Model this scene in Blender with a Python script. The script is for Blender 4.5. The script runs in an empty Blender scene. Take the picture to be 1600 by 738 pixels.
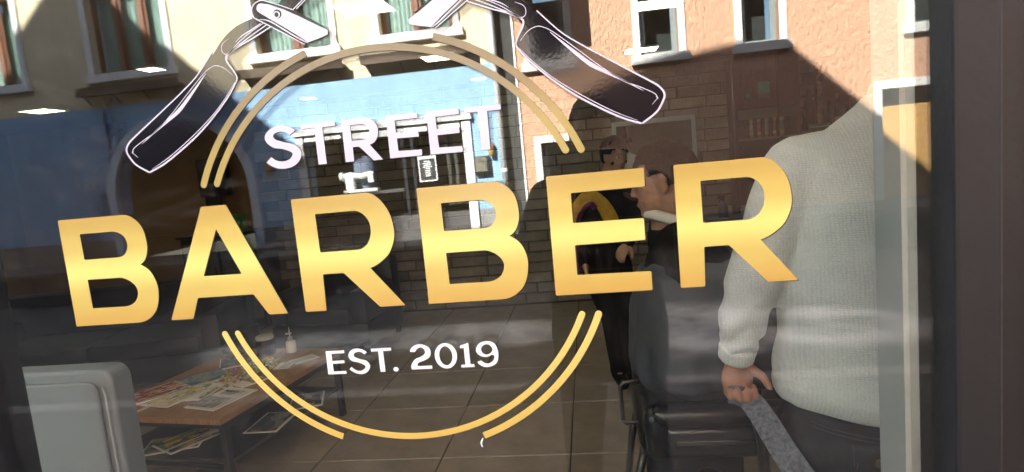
import bpy, bmesh, math, random
from math import sin, cos, pi, radians, sqrt, atan2
from mathutils import Vector, Matrix, noise
random.seed(7)
SC = bpy.context.scene
COL = SC.collection

# ------------------------------------------------------------------ camera, world, sun, exposure
YAW, PITCH, ROLL = 0.1316, 0.1136, 0.0925          # turned left, tipped down, rolled clockwise
fwd = Vector((-sin(YAW)*cos(PITCH), cos(YAW)*cos(PITCH), -sin(PITCH)))
r0 = Vector((cos(YAW), sin(YAW), 0)); u0 = r0.cross(fwd)
R_ = r0*cos(ROLL) - u0*sin(ROLL); U_ = u0*cos(ROLL) + r0*sin(ROLL)
CAM = Vector((0, -0.9, 1.55))
cd = bpy.data.cameras.new('camera'); cam = bpy.data.objects.new('camera', cd); COL.objects.link(cam)
cd.sensor_width = 36; cd.lens = 945/1600*36; cd.clip_start = 0.02; cd.clip_end = 500
m = Matrix((R_, U_, -fwd)).transposed().to_4x4(); m.translation = CAM
cam.matrix_world = m
SC.camera = cam

SUN_DX, SUN_DZ = 0.45, 0.85                        # towards the sun per metre of +Y: west offset and rise
sund = Vector((-SUN_DX, 1, SUN_DZ)).normalized()
elev = math.asin(sund.z); azim = atan2(sund.x, sund.y)
W = bpy.data.worlds.new('World'); SC.world = W; W.use_nodes = True
nt = W.node_tree; nt.nodes.clear()
sky = nt.nodes.new('ShaderNodeTexSky'); sky.sky_type = 'NISHITA'; sky.sun_disc = False
sky.sun_elevation = elev; sky.sun_rotation = azim
bg = nt.nodes.new('ShaderNodeBackground'); bg.inputs[1].default_value = 0.065
wo = nt.nodes.new('ShaderNodeOutputWorld')
nt.links.new(sky.outputs[0], bg.inputs[0]); nt.links.new(bg.outputs[0], wo.inputs[0])
sl = bpy.data.lights.new('sun', 'SUN'); sl.energy = 5.0; sl.angle = radians(0.5); sl.color = (1, .98, .95)
so = bpy.data.objects.new('sun', sl); COL.objects.link(so)
so.rotation_euler = (-sund).to_track_quat('-Z', 'Y').to_euler(); so.location = (0, 5, 20)
SC.view_settings.view_transform = 'Standard'; SC.view_settings.look = 'None'
SC.view_settings.exposure = 3.2; SC.view_settings.gamma = 1; SC.view_settings.use_curve_mapping = False
SC.render.engine = 'CYCLES'
SC.cycles.transparent_max_bounces = 32; SC.cycles.max_bounces = 10; SC.cycles.glossy_bounces = 6
SC.cycles.diffuse_bounces = 4; SC.cycles.use_denoising = True
SC.cycles.sample_clamp_indirect = 6

# ------------------------------------------------------------------ helpers
def tag(o, label=None, cat=None, group=None, kind=None):
    if label: o['label'] = label
    if cat: o['category'] = cat
    if group: o['group'] = group
    if kind: o['kind'] = kind
    return o
def empty(name, loc=(0,0,0), label=None, cat=None, group=None, rz=0):
    o = bpy.data.objects.new(name, None); COL.objects.link(o); o.location = loc
    o.rotation_euler = (0,0,rz); o.empty_display_size = .1
    return tag(o, label, cat, group)
def link(name, me, mat=None, parent=None, smooth=False):
    o = bpy.data.objects.new(name, me); COL.objects.link(o)
    if mat is not None and len(me.materials) == 0: me.materials.append(mat)
    if parent is not None: o.parent = parent
    if smooth:
        for p in me.polygons: p.use_smooth = True
    return o
def smooth_angle(me, deg=40):
    bm = bmesh.new(); bm.from_mesh(me)
    for e in bm.edges:
        e.smooth = not (len(e.link_faces) == 2 and e.calc_face_angle(0) > radians(deg))
    for f in bm.faces: f.smooth = True
    bm.to_mesh(me); bm.free()
class MB:
    def __init__(s): s.bm = bmesh.new()
    def quad(s, pts): s.bm.faces.new([s.bm.verts.new(p) for p in pts])
    def box(s, x0, x1, y0, y1, z0, z1, rot=None, bev=0):
        g = bmesh.ops.create_cube(s.bm, size=1)['verts']
        c = Vector(((x0+x1)/2, (y0+y1)/2, (z0+z1)/2)); d = (abs(x1-x0), abs(y1-y0), abs(z1-z0))
        for v in g: v.co = Vector((v.co.x*d[0], v.co.y*d[1], v.co.z*d[2]))
        if bev:
            es = list({e for v in g for e in v.link_edges})
            r = bmesh.ops.bevel(s.bm, geom=es, offset=min(bev, min(d)*.45), segments=2, affect='EDGES', profile=.6)
            g = list({v for f in r['faces'] for v in f.verts} | {v for v in g if v.is_valid})
        for v in g:
            if rot is not None: v.co = rot @ v.co
            v.co += c
        return g
    def tube(s, pts, rad, n=10, cap=True, flat=1.0):
        pts = [Vector(p) for p in pts]; rings = []
        if not hasattr(rad, '__len__'): rad = [rad]*len(pts)
        up = None
        for i, p in enumerate(pts):
            t = (pts[min(i+1, len(pts)-1)] - pts[max(i-1, 0)]).normalized()
            if up is None: up = Vector((0,0,1)) if abs(t.z) < .9 else Vector((0,1,0))
            a = t.cross(up).normalized(); b = a.cross(t).normalized(); up = b
            rings.append([s.bm.verts.new(p + (a*cos(2*pi*k/n) + b*sin(2*pi*k/n)*flat)*rad[i]) for k in range(n)])
        for i in range(len(rings)-1):
            for k in range(n):
                s.bm.faces.new([rings[i][k], rings[i][(k+1)%n], rings[i+1][(k+1)%n], rings[i+1][k]])
        if cap:
            s.bm.faces.new(rings[0][::-1]); s.bm.faces.new(rings[-1])
    def lathe(s, prof, c=(0,0,0), n=20, axis='Z'):
        c = Vector(c); rings = []
        for r, h in prof:
            rg = []
            for k in range(n):
                a = 2*pi*k/n
                v = Vector((r*cos(a), r*sin(a), h))
                if axis == 'Y': v = Vector((v.x, v.z, v.y))
                if axis == 'X': v = Vector((v.z, v.x, v.y))
                rg.append(s.bm.verts.new(c+v))
            rings.append(rg)
        for i in range(len(rings)-1):
            for k in range(n):
                s.bm.faces.new([rings[i][k], rings[i][(k+1)%n], rings[i+1][(k+1)%n], rings[i+1][k]])
        s.bm.faces.new(rings[0][::-1]); s.bm.faces.new(rings[-1])
    def ell(s, c, r, rot=None, sub=3):
        g = bmesh.ops.create_icosphere(s.bm, subdivisions=sub, radius=1)['verts']
        for v in g:
            v.co = Vector((v.co.x*r[0], v.co.y*r[1], v.co.z*r[2]))
            if rot is not None: v.co = rot @ v.co
            v.co += Vector(c)
        return g
    def caps(s, p0, p1, a, b, n=12):               # closed tapered capsule
        p0 = Vector(p0); p1 = Vector(p1); d = (p1-p0); L = max(d.length, 1e-5); t = d/L
        pts = [p0 - t*a*.98, p0 - t*a*.8, p0 - t*a*.45, p0, p1, p1 + t*b*.45, p1 + t*b*.8, p1 + t*b*.98]
        s.tube(pts, [a*.2, a*.6, a*.89, a, b, b*.89, b*.6, b*.2], n)
    def prism(s, poly, y0, y1, hole=None):         # polygon in XZ given a depth along Y
        f = [s.bm.verts.new((x, y0, z)) for x, z in poly]; b = [s.bm.verts.new((x, y1, z)) for x, z in poly]
        s.bm.faces.new(f); s.bm.faces.new(b[::-1])
        n = len(poly)
        for k in range(n): s.bm.faces.new([f[k], b[k], b[(k+1)%n], f[(k+1)%n]])
    def build(s, name, mat, parent=None, smooth=False, ang=None):
        bmesh.ops.recalc_face_normals(s.bm, faces=s.bm.faces)
        me = bpy.data.meshes.new(name); s.bm.to_mesh(me); s.bm.free()
        o = link(name, me, mat, parent, smooth)
        if ang: smooth_angle(me, ang)
        return o
def remesh(s, name, mat, voxel, parent=None, smooth_it=4, disp=None):
    """join closed overlapping solids into one continuous skin"""
    bmesh.ops.recalc_face_normals(s.bm, faces=s.bm.faces)
    me = bpy.data.meshes.new('tmp'); s.bm.to_mesh(me); s.bm.free()
    o = bpy.data.objects.new('tmp', me); COL.objects.link(o)
    md = o.modifiers.new('r', 'REMESH'); md.mode = 'VOXEL'; md.voxel_size = voxel; md.use_smooth_shade = True
    if smooth_it:
        ms = o.modifiers.new('s', 'SMOOTH'); ms.iterations = smooth_it; ms.factor = .5
    dg = bpy.context.evaluated_depsgraph_get()
    me2 = bpy.data.meshes.new_from_object(o.evaluated_get(dg)); me2.name = name
    bpy.data.objects.remove(o); bpy.data.meshes.remove(me)
    if disp:
        cs = [v.co.copy() for v in me2.vertices]; ns = [v.normal.copy() for v in me2.vertices]
        for v, c, n in zip(me2.vertices, cs, ns): v.co = c + n*disp(c, n)
    me2.materials.clear()
    return link(name, me2, mat, parent, True)
def copy_tree(o, parent=None):
    c = o.copy(); COL.objects.link(c); c.parent = parent
    for ch in list(o.children): copy_tree(ch, c)
    return c

# ------------------------------------------------------------------ materials
def mat(name, col, rough=.6, var=.0, vscale=6, bump=0, bscale=40, metal=0, coat=0, spec=.5, coord='Object', sheen=0, stretch=None, rand=0, coat_ior=None):
    M = bpy.data.materials.new(name); M.use_nodes = True; t = M.node_tree; N = t.nodes; L = t.links
    p = N['Principled BSDF']; p.inputs['Base Color'].default_value = (*col, 1); p.inputs['Roughness'].default_value = rough
    if coat_ior: p.inputs['Coat IOR'].default_value = coat_ior
    p.inputs['Metallic'].default_value = metal; p.inputs['Coat Weight'].default_value = coat
    p.inputs['Coat Roughness'].default_value = .06
    p.inputs['Specular IOR Level'].default_value = spec; p.inputs['Sheen Weight'].default_value = sheen
    tc = N.new('ShaderNodeTexCoord'); src = tc.outputs[coord]
    if stretch:
        mp = N.new('ShaderNodeMapping'); mp.inputs['Scale'].default_value = stretch; L.new(src, mp.inputs[0]); src = mp.outputs[0]
    last = None
    if var:
        n = N.new('ShaderNodeTexNoise'); n.inputs['Scale'].default_value = vscale; n.inputs['Detail'].default_value = 6
        n.inputs['Roughness'].default_value = .62
        L.new(src, n.inputs['Vector'])
        cr = N.new('ShaderNodeValToRGB'); cr.color_ramp.elements[0].position = .3; cr.color_ramp.elements[1].position = .7
        a = [max(0, c*(1-var)) for c in col]; b = [min(1, c*(1+var)) for c in col]
        cr.color_ramp.elements[0].color = (*a, 1); cr.color_ramp.elements[1].color = (*b, 1)
        L.new(n.outputs[0], cr.inputs[0]); L.new(cr.outputs[0], p.inputs['Base Color']); last = cr.outputs[0]
    if rand:
        oi = N.new('ShaderNodeObjectInfo'); hs = N.new('ShaderNodeHueSaturation')
        mr = N.new('ShaderNodeMapRange'); mr.inputs[3].default_value = 1-rand; mr.inputs[4].default_value = 1+rand
        L.new(oi.outputs['Random'], mr.inputs[0]); L.new(mr.outputs[0], hs.inputs['Value'])
        if last: L.new(last, hs.inputs['Color'])
        else: hs.inputs['Color'].default_value = (*col, 1)
        L.new(hs.outputs[0], p.inputs['Base Color'])
    if bump:
        n2 = N.new('ShaderNodeTexNoise'); n2.inputs['Scale'].default_value = bscale; n2.inputs['Detail'].default_value = 5
        L.new(src, n2.inputs['Vector']); b = N.new('ShaderNodeBump'); b.inputs['Strength'].default_value = 1
        b.inputs['Distance'].default_value = bump
        L.new(n2.outputs[0], b.inputs['Height']); L.new(b.outputs[0], p.inputs['Normal'])
        if coat: L.new(b.outputs[0], p.inputs['Coat Normal'])
    return M
def glass_mat(name, ior, k=1.0, tint=(1,1,1), rough=0.0, dust=0):
    M = bpy.data.materials.new(name); M.use_nodes = True; t = M.node_tree; N = t.nodes; L = t.links; N.clear()
    o = N.new('ShaderNodeOutputMaterial'); mx = N.new('ShaderNodeMixShader'); tr = N.new('ShaderNodeBsdfTransparent')
    gl = N.new('ShaderNodeBsdfGlossy'); fr = N.new('ShaderNodeFresnel'); mu = N.new('ShaderNodeMath'); mu.operation = 'MULTIPLY'
    fr.inputs[0].default_value = ior; mu.inputs[1].default_value = k; mu.use_clamp = True
    ge = N.new('ShaderNodeNewGeometry')                     # same reflectance from either side of a face
    dot = N.new('ShaderNodeVectorMath'); dot.operation = 'DOT_PRODUCT'; ab = N.new('ShaderNodeMath'); ab.operation = 'ABSOLUTE'
    L.new(ge.outputs['Normal'], dot.inputs[0]); L.new(ge.outputs['Incoming'], dot.inputs[1]); L.new(dot.outputs['Value'], ab.inputs[0])
    om = N.new('ShaderNodeMath'); om.operation = 'SUBTRACT'; om.inputs[0].default_value = 1; L.new(ab.outputs[0], om.inputs[1])
    pw = N.new('ShaderNodeMath'); pw.operation = 'POWER'; pw.inputs[1].default_value = 5; L.new(om.outputs[0], pw.inputs[0])
    f0 = ((ior-1)/(ior+1))**2
    ma = N.new('ShaderNodeMath'); ma.operation = 'MULTIPLY_ADD'; ma.inputs[1].default_value = 1-f0; ma.inputs[2].default_value = f0
    L.new(pw.outputs[0], ma.inputs[0]); N.remove(fr)
    L.new(ma.outputs[0], mu.inputs[0]); L.new(mu.outputs[0], mx.inputs[0])
    tr.inputs[0].default_value = (*tint, 1); gl.inputs['Roughness'].default_value = rough
    gl.inputs[0].default_value = (1, 1, 1, 1)
    L.new(tr.outputs[0], mx.inputs[1]); L.new(gl.outputs[0], mx.inputs[2]); L.new(mx.outputs[0], o.inputs[0])
    if dust:                                              # wiped streaks and dust on the street face
        tc = N.new('ShaderNodeTexCoord'); mp = N.new('ShaderNodeMapping'); mp.inputs['Rotation'].default_value = (0, .5, 0); mp.inputs['Scale'].default_value = (2.2, 1, 9)
        n1 = N.new('ShaderNodeTexNoise'); n1.inputs['Scale'].default_value = 3; n1.inputs['Detail'].default_value = 9; n1.inputs['Roughness'].default_value = .7; n1.inputs['Distortion'].default_value = 1.2
        L.new(tc.outputs['Object'], mp.inputs[0]); L.new(mp.outputs[0], n1.inputs['Vector'])
        cr = N.new('ShaderNodeMapRange'); cr.inputs[1].default_value = .52; cr.inputs[2].default_value = .85; cr.inputs[3].default_value = .001; cr.inputs[4].default_value = dust
        L.new(n1.outputs[0], cr.inputs[0]); df = N.new('ShaderNodeBsdfDiffuse'); df.inputs[0].default_value = (.7,.7,.7,1)
        m2 = N.new('ShaderNodeMixShader'); L.new(cr.outputs[0], m2.inputs[0]); L.new(mx.outputs[0], m2.inputs[1]); L.new(df.outputs[0], m2.inputs[2]); L.new(m2.outputs[0], o.inputs[0])
    return M
def emis(name, col, s):
    M = bpy.data.materials.new(name); M.use_nodes = True; p = M.node_tree.nodes['Principled BSDF']
    p.inputs['Base Color'].default_value = (.8,.8,.8,1); p.inputs['Emission Color'].default_value = (*col, 1); p.inputs['Emission Strength'].default_value = s
    return M
def ramp_z(name, stops, z0, z1, rough=.3, coat=.5, coord='Object', bump=0.0):
    """printed vertical gradient (stops run from z0 to z1)"""
    M = bpy.data.materials.new(name); M.use_nodes = True; t = M.node_tree; N = t.nodes; L = t.links
    p = N['Principled BSDF']; p.inputs['Roughness'].default_value = rough; p.inputs['Coat Weight'].default_value = coat
    p.inputs['Coat Roughness'].default_value = .12
    tc = N.new('ShaderNodeTexCoord'); sx = N.new('ShaderNodeSeparateXYZ'); mr = N.new('ShaderNodeMapRange')
    mr.inputs[1].default_value = z0; mr.inputs[2].default_value = z1
    cr = N.new('ShaderNodeValToRGB'); L.new(tc.outputs[coord], sx.inputs[0]); L.new(sx.outputs[2], mr.inputs[0]); L.new(mr.outputs[0], cr.inputs[0])
    e = cr.color_ramp.elements; cr.color_ramp.interpolation = 'EASE'
    for i, (q, c) in enumerate(stops):
        el = e[i] if i < 2 else e.new(q)
        el.position = q; el.color = (*c, 1)
    L.new(cr.outputs[0], p.inputs['Base Color'])
    if bump:
        n2 = N.new('ShaderNodeTexNoise'); n2.inputs['Scale'].default_value = 260; n2.inputs['Detail'].default_value = 3
        L.new(tc.outputs[coord], n2.inputs['Vector']); b = N.new('ShaderNodeBump'); b.inputs['Distance'].default_value = bump
        L.new(n2.outputs[0], b.inputs['Height']); L.new(b.outputs[0], p.inputs['Coat Normal'])
    return M

GLASS = glass_mat('clear_window_glass', 1.57, 1.0, (.988,.997,.992))
GLASS_OUT = glass_mat('dusty_window_glass', 1.57, 1.0, (.988,.997,.992), dust=.028)
STREETGLASS = glass_mat('street_window_glass', 1.6, 1.0, (.8,.85,.85))
white_paint = mat('white_paint', (.8,.8,.77), .5, .05, 4, .001, 60)
beige_st = mat('beige_stucco', (.74,.64,.43), .9, .13, 5, .012, 22, stretch=(1,1,.3))
blue_st = mat('blue_stucco', (.29,.47,.66), .85, .13, 5, .004, 30, stretch=(1,1,.25))
blue_trim = mat('pale_blue_trim', (.62,.72,.80), .8, .08, 5)
orange_st = mat('orange_stucco', (.60,.35,.22), .95, .20, 26, .04, 20, stretch=(1,1,.55))
stone_pale = mat('pale_stone', (.26,.255,.235), .85, .15, 5, .004, 40)
stone_dark = mat('dark_stone', (.09,.085,.08), .8, .25, 6, .004, 40)
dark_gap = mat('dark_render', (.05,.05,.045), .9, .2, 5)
brown_wood = mat('brown_window_wood', (.22,.09,.045), .45, .2, 12, stretch=(8,8,1))
shelf_wood = mat('weathered_wood', (.12,.085,.055), .8, .3, 7, .003, 40, stretch=(1,6,6))
teal_cloth = mat('green_curtain', (.46,.58,.50), .9, .15, 8)
grey_frame = mat('grey_green_window_paint', (.22,.26,.26), .5, .08, 6)
black_metal = mat('black_metal', (.018,.018,.02), .4, .1, 8)
asphalt = mat('asphalt', (.036,.037,.040), .85, .25, 3, .006, 90)
paving = mat('street_paving', (.15,.145,.135), .85, .2, 4, .004, 50)
anthracite = mat('anthracite_frame', (.022,.024,.028), .5, .12, 5, .0006, 60, spec=.22)
shop_st = mat('shop_render', (.24,.22,.19), .9, .12, 3, .005, 30)
roof_m = mat('roof_tile', (.25,.10,.06), .8, .25, 9, .01, 20)
yellow_wood = mat('honey_board', (.52,.30,.10), .5, .2, 5, .002, 30, stretch=(1,1,7))
lav_vinyl = mat('white_vinyl', (.60,.62,.80), .45, 0, 5, 0, 40, coat=.2)
pure_vinyl = mat('bright_white_vinyl', (.78,.87,.98), .5, 0, 5, 0, 40)
black_vinyl = mat('black_vinyl', (.006,.006,.011), .35, 0, 5, .00004, 200, coat=1, spec=.05, coat_ior=1.5)
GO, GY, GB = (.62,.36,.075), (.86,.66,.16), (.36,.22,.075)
gold_letter = ramp_z('gold_letter_vinyl', [(0,(.56,.38,.10)),(.5,(.72,.74,.24)),(.97,(.50,.37,.10)),(.25,(.60,.49,.14)),(.75,(.60,.50,.14))], 1.3500, 1.5310, bump=.0002)
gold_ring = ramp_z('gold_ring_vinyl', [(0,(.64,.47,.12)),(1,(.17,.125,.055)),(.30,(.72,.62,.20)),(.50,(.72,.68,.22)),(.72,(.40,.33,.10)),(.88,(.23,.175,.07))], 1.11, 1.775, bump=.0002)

# ------------------------------------------------------------------ flat printed shapes on the glass
edge_shade = mat('painted_edge_shade', (.03,.028,.032), .6, 0, 5, spec=.2)
GX = -.0010      # the vinyl lies on the street face of the outer pane (y = 0)
def herm(pts):
    """pts: (x, z, tag) tag c=corner, t=tangent joint, s=smooth -> polyline"""
    n = len(pts); out = []
    P = [Vector((p[0], p[1])) for p in pts]; T = [p[2] for p in pts]
    for i in range(n):
        j = (i+1) % n
        a, b = P[i], P[j]; ca, cb = T[i], T[j]
        out.append(a)
        if (ca == 's' or cb == 's' or (ca == 't' and cb == 't' and False)):
            L = (b-a).length
            if ca == 's': ta = (P[j]-P[i-1]).normalized()*L
            elif ca == 't': ta = (P[i]-P[i-1]).normalized()*L
            else: ta = None
            k = (j+1) % n
            if cb == 's': tb = (P[k]-P[i]).normalized()*L
            elif cb == 't': tb = (P[k]-P[j]).normalized()*L
            else: tb = None
            if ta is None: ta = (2*(b-a) - (tb if tb else (b-a)))
            if tb is None: tb = (2*(b-a) - ta)
            N = 7
            for q in range(1, N):
                s = q/N
                out.append(a*(2*s**3-3*s*s+1) + ta*(s**3-2*s*s+s) + b*(-2*s**3+3*s*s) + tb*(s**3-s*s))
    return out
def fillet(poly, r):
    out = []; n = len(poly)
    for i in range(n):
        a, b, c = poly[i-1], poly[i], poly[(i+1) % n]
        u, v = (a-b), (c-b)
        if u.length < r*1.6 or v.length < r*1.6 or abs(u.normalized().dot(v.normalized())) > .97 and u.dot(v) < 0:
            out.append(b); continue
        u = u.normalized()*min(r, u.length*.45); v = v.normalized()*min(r, v.length*.45)
        for s in (0, .33, .67, 1):
            out.append((b+u)*(1-s)**2 + b*2*s*(1-s) + (b+v)*s*s)
    return out
def decal(name, loops, mtl, parent, y=GX, r=0, th=.0003, dx=0, mirror=None, smoothed=False):
    cu = bpy.data.curves.new('tmp', 'CURVE'); cu.dimensions = '2D'; cu.fill_mode = 'BOTH'; cu.extrude = th/2
    for lp in loops:
        pl = [Vector(p) for p in lp] if smoothed else herm(lp)
        if r: pl = fillet(pl, r/1000 if smoothed else r)
        if not smoothed: pl = [p/1000 for p in pl]
        if mirror is not None: pl = [Vector((2*mirror - p.x, p.y)) for p in pl]
        sp = cu.splines.new('POLY'); sp.points.add(len(pl)-1); sp.use_cyclic_u = True
        for k, p in enumerate(pl): sp.points[k].co = (p.x+dx, p.y, 0, 1)
    o = bpy.data.objects.new('tmp', cu); COL.objects.link(o)
    dg = bpy.context.evaluated_depsgraph_get(); me = bpy.data.meshes.new_from_object(o.evaluated_get(dg)); me.name = name
    bpy.data.objects.remove(o); bpy.data.curves.remove(cu)
    for v in me.vertices: v.co = Vector((v.co.x, y + v.co.z, v.co.y))
    me.materials.clear()
    o = link(name, me, mtl, parent)
    if name in ('letter', 'digit', 'ring_arc', 'full_stop'):          # drop shadow painted in as a dark copy offset to the lower right
        m2 = me.copy(); m2.name = 'edge_shadow'; m2.materials.clear(); k = 1.0 if mtl is gold_letter else .62
        e_ = link('edge_shadow', m2, edge_shade, o); e_.location = (.0014*k, .0004, -.0011*k)
    return o
def c(*a): return [(a[i], a[i+1], 'c') for i in range(0, len(a), 2)]
def line_loop(pts, w):
    """closed outline of a stroke of width w (mm) along pts (mm); w may be a list"""
    P = [Vector(p) for p in pts]; n = len(P); ws = w if hasattr(w, '__len__') else [w]*n; l = []; r = []
    for i in range(n):
        t = (P[min(i+1, n-1)] - P[max(i-1, 0)]).normalized(); q = Vector((-t.y, t.x))*ws[i]/2
        l.append(P[i]+q); r.append(P[i]-q)
    return [p/1000 for p in l + r[::-1]]
def spline(pts, n=6):
    P = [Vector(p) for p in pts]; out = []
    for i in range(len(P)-1):
        a, b = P[i], P[i+1]; ta = (P[i+1]-P[max(i-1,0)])*.5; tb = (P[min(i+2,len(P)-1)]-P[i])*.5
        for q in range(n):
            s = q/n; out.append(a*(2*s**3-3*s*s+1) + ta*(s**3-2*s*s+s) + b*(-2*s**3+3*s*s) + tb*(s**3-s*s))
    out.append(P[-1]); return out

# BARBER
word = empty('word_lettering', (0,0,0), 'large gold gradient letters reading BARBER across the shop window', 'lettering')
def sh(loop, dx): return [(x+dx, z, t) for x, z, t in loop]
B_out = [(0,1350.5,'c'),(0,1530.8,'c'),(119,1530.5,'t'),(146,1513,'s'),(153.2,1481,'s'),(147.5,1458,'s'),(135.6,1447,'c'),(154,1430,'s'),(160,1400,'s'),(147.5,1365,'s'),(116,1350.5,'t')]
B_u = [(36,1462,'c'),(35.5,1505.2,'c'),(94,1505,'t'),(113,1497,'s'),(118.5,1482,'s'),(111,1466,'s'),(95,1461.7,'t')]
B_l = [(36,1379.5,'c'),(35.5,1428.4,'c'),(94,1428,'t'),(116,1418,'s'),(123.5,1402.5,'s'),(115,1385.5,'s'),(94,1379,'t')]
R_out = [(0,1350.5,'c'),(0,1531,'c'),(122,1531,'t'),(151,1508,'s'),(160.5,1468,'s'),(151,1438,'s'),(134.5,1422.5,'s'),(115.6,1413.6,'c'),(165.3,1351,'c'),(124,1351,'c'),(71.2,1409,'c'),(36.5,1409,'c'),(35,1350.3,'c')]
R_in = [(37,1444,'c'),(36.3,1505,'c'),(99,1505,'t'),(118,1494,'s'),(123.6,1472.5,'s'),(115.5,1452,'s'),(99,1443.8,'t')]
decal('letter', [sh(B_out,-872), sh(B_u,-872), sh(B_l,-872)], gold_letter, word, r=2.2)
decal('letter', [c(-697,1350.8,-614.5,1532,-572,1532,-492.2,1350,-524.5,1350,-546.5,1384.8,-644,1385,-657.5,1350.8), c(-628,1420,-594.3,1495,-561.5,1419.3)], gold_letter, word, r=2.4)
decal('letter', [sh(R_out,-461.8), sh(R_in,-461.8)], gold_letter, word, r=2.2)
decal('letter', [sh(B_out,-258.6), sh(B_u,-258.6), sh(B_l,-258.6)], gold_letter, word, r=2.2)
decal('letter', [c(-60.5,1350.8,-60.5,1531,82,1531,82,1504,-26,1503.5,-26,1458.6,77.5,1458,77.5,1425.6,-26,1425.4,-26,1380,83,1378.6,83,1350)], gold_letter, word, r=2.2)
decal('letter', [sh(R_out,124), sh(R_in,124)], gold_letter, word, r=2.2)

# STREET
word2 = empty('small_lettering', (0,0,0), 'small pale lilac white letters reading STREET inside the gold ring', 'lettering')
S1 = [(-439.5,1636.5,'c'),(-450,1629.8,'c'),(-464,1636.6,'s'),(-477,1630.2,'s'),(-463,1621,'s'),(-442.5,1613.5,'s'),(-434.6,1599.5,'s'),(-447,1583.5,'s'),(-472,1580,'s'),(-493.5,1591.6,'c'),(-484.5,1599.3,'c'),(-466,1590.8,'s'),(-449,1599.8,'s'),(-460,1608.5,'s'),(-481.5,1615,'s'),(-491,1629,'s'),(-480,1642,'s'),(-459,1645.5,'s')]
decal('letter', [S1], lav_vinyl, word2)
T1 = (-430,1644,-375,1644,-375,1636.7,-395.7,1636.7,-395.7,1580.6,-409,1580.6,-409,1636.9,-430,1637)
decal('letter', [c(*T1)], lav_vinyl, word2, r=.6)
decal('letter', [[(-365,1580.2,'c'),(-364.6,1644.5,'c'),(-328,1644.3,'t'),(-313,1637,'s'),(-308.2,1622.5,'s'),(-313.5,1609,'s'),(-323.8,1603.3,'c'),(-305.6,1579,'c'),(-320.2,1579,'c'),(-340.8,1601.9,'c'),(-351.1,1601.9,'c'),(-351.5,1580.3,'c')],
    [(-351.2,1611.4,'c'),(-351.6,1635.2,'c'),(-334,1635.2,'t'),(-324.5,1631,'s'),(-321.8,1623.5,'s'),(-325,1615,'s'),(-334,1611.6,'t')]], lav_vinyl, word2, r=.6)
decal('letter', [c(-294,1579.6,-293.6,1643.8,-244.8,1643.5,-244.8,1635.4,-281,1635.3,-280.6,1616.9,-246,1616,-246,1607.8,-280.4,1608.3,-280,1589.3,-243.4,1588.4,-244,1579.5)], lav_vinyl, word2, r=.6)
decal('letter', [c(-230.8,1579.4,-230.5,1643.2,-181.3,1643.2,-181.3,1634.8,-217.6,1634.2,-217.4,1616.2,-183,1615.9,-183,1607.2,-217.4,1607,-216.6,1588.6,-181.2,1587.6,-181.2,1578.8)], lav_vinyl, word2, r=.6)
decal('letter', [c(-173.3,1643,-118,1642.6,-118,1635,-138.8,1635,-139.4,1578.5,-152.6,1578.7,-153,1635.2,-173.3,1635.4)], lav_vinyl, word2, r=.6)

# EST. 2019
word3 = empty('date_lettering', (0,0,0), 'small bright white letters reading EST. 2019 near the ring bottom', 'lettering')
decal('letter', [c(-438,1245.2,-437.4,1283.8,-406.2,1283.8,-406.2,1279.2,-428,1279,-428.2,1267.2,-407.8,1267.2,-408,1262.8,-428.1,1262.5,-428,1249.6,-406.8,1249.6,-407,1245)], pure_vinyl, word3, r=.5)
decal('letter', [[(-368.6,1278.6,'c'),(-373.4,1275.2,'c'),(-382.5,1280.2,'s'),(-391.2,1275,'s'),(-382.5,1268.2,'s'),(-371,1264.5,'s'),(-366.4,1255.5,'s'),(-372.5,1245.8,'s'),(-386,1243.6,'s'),(-401,1252.2,'c'),(-397,1256,'c'),(-385,1248.5,'s'),(-374,1254.5,'s'),(-382,1261.6,'s'),(-396,1266.4,'s'),(-400,1274.6,'s'),(-394.5,1283,'s'),(-382,1285.4,'s')]], pure_vinyl, word3)
decal('letter', [c(-361.5,1284,-328.4,1284,-328.4,1279.2,-341.9,1279.2,-341.9,1245.4,-350,1245.2,-350,1279.2,-361.5,1279.2)], pure_vinyl, word3, r=.5)
def arcp(cx, cz, rx, rz, n=18, tg=None): return [Vector(((cx+rx*cos(2*pi*k/n))/1000, (cz+rz*sin(2*pi*k/n))/1000)) for k in range(n)]
decal('full_stop', [arcp(-324, 1248.3, 4.2, 3.6)], pure_vinyl, word3, smoothed=True)
decal('digit', [[(-298,1246.6,'c'),(-297.9,1254,'s'),(-291,1263,'s'),(-281,1266.8,'s'),(-273.6,1273,'s'),(-279,1281.6,'s'),(-289.6,1274.8,'c'),(-298,1275.2,'c'),(-293,1283.4,'s'),(-280,1286.8,'s'),(-266.2,1280,'s'),(-266,1267.5,'s'),(-275.5,1260.5,'s'),(-286,1257,'s'),(-288,1251.6,'c'),(-264.6,1251.4,'c'),(-265,1246.2,'c')]], pure_vinyl, word3)
decal('digit', [arcp(-240.7, 1266, 18, 20.6, 26), arcp(-240.8, 1266, 10.4, 15.4, 26)], pure_vinyl, word3, smoothed=True)
decal('digit', [c(-217,1280.8,-203,1285,-202.9,1250.2,-196.8,1250.2,-196.8,1245.8,-217.8,1245.8,-217.8,1250,-211,1250.2,-210.8,1277,-217,1277)], pure_vinyl, word3, r=.4)
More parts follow.
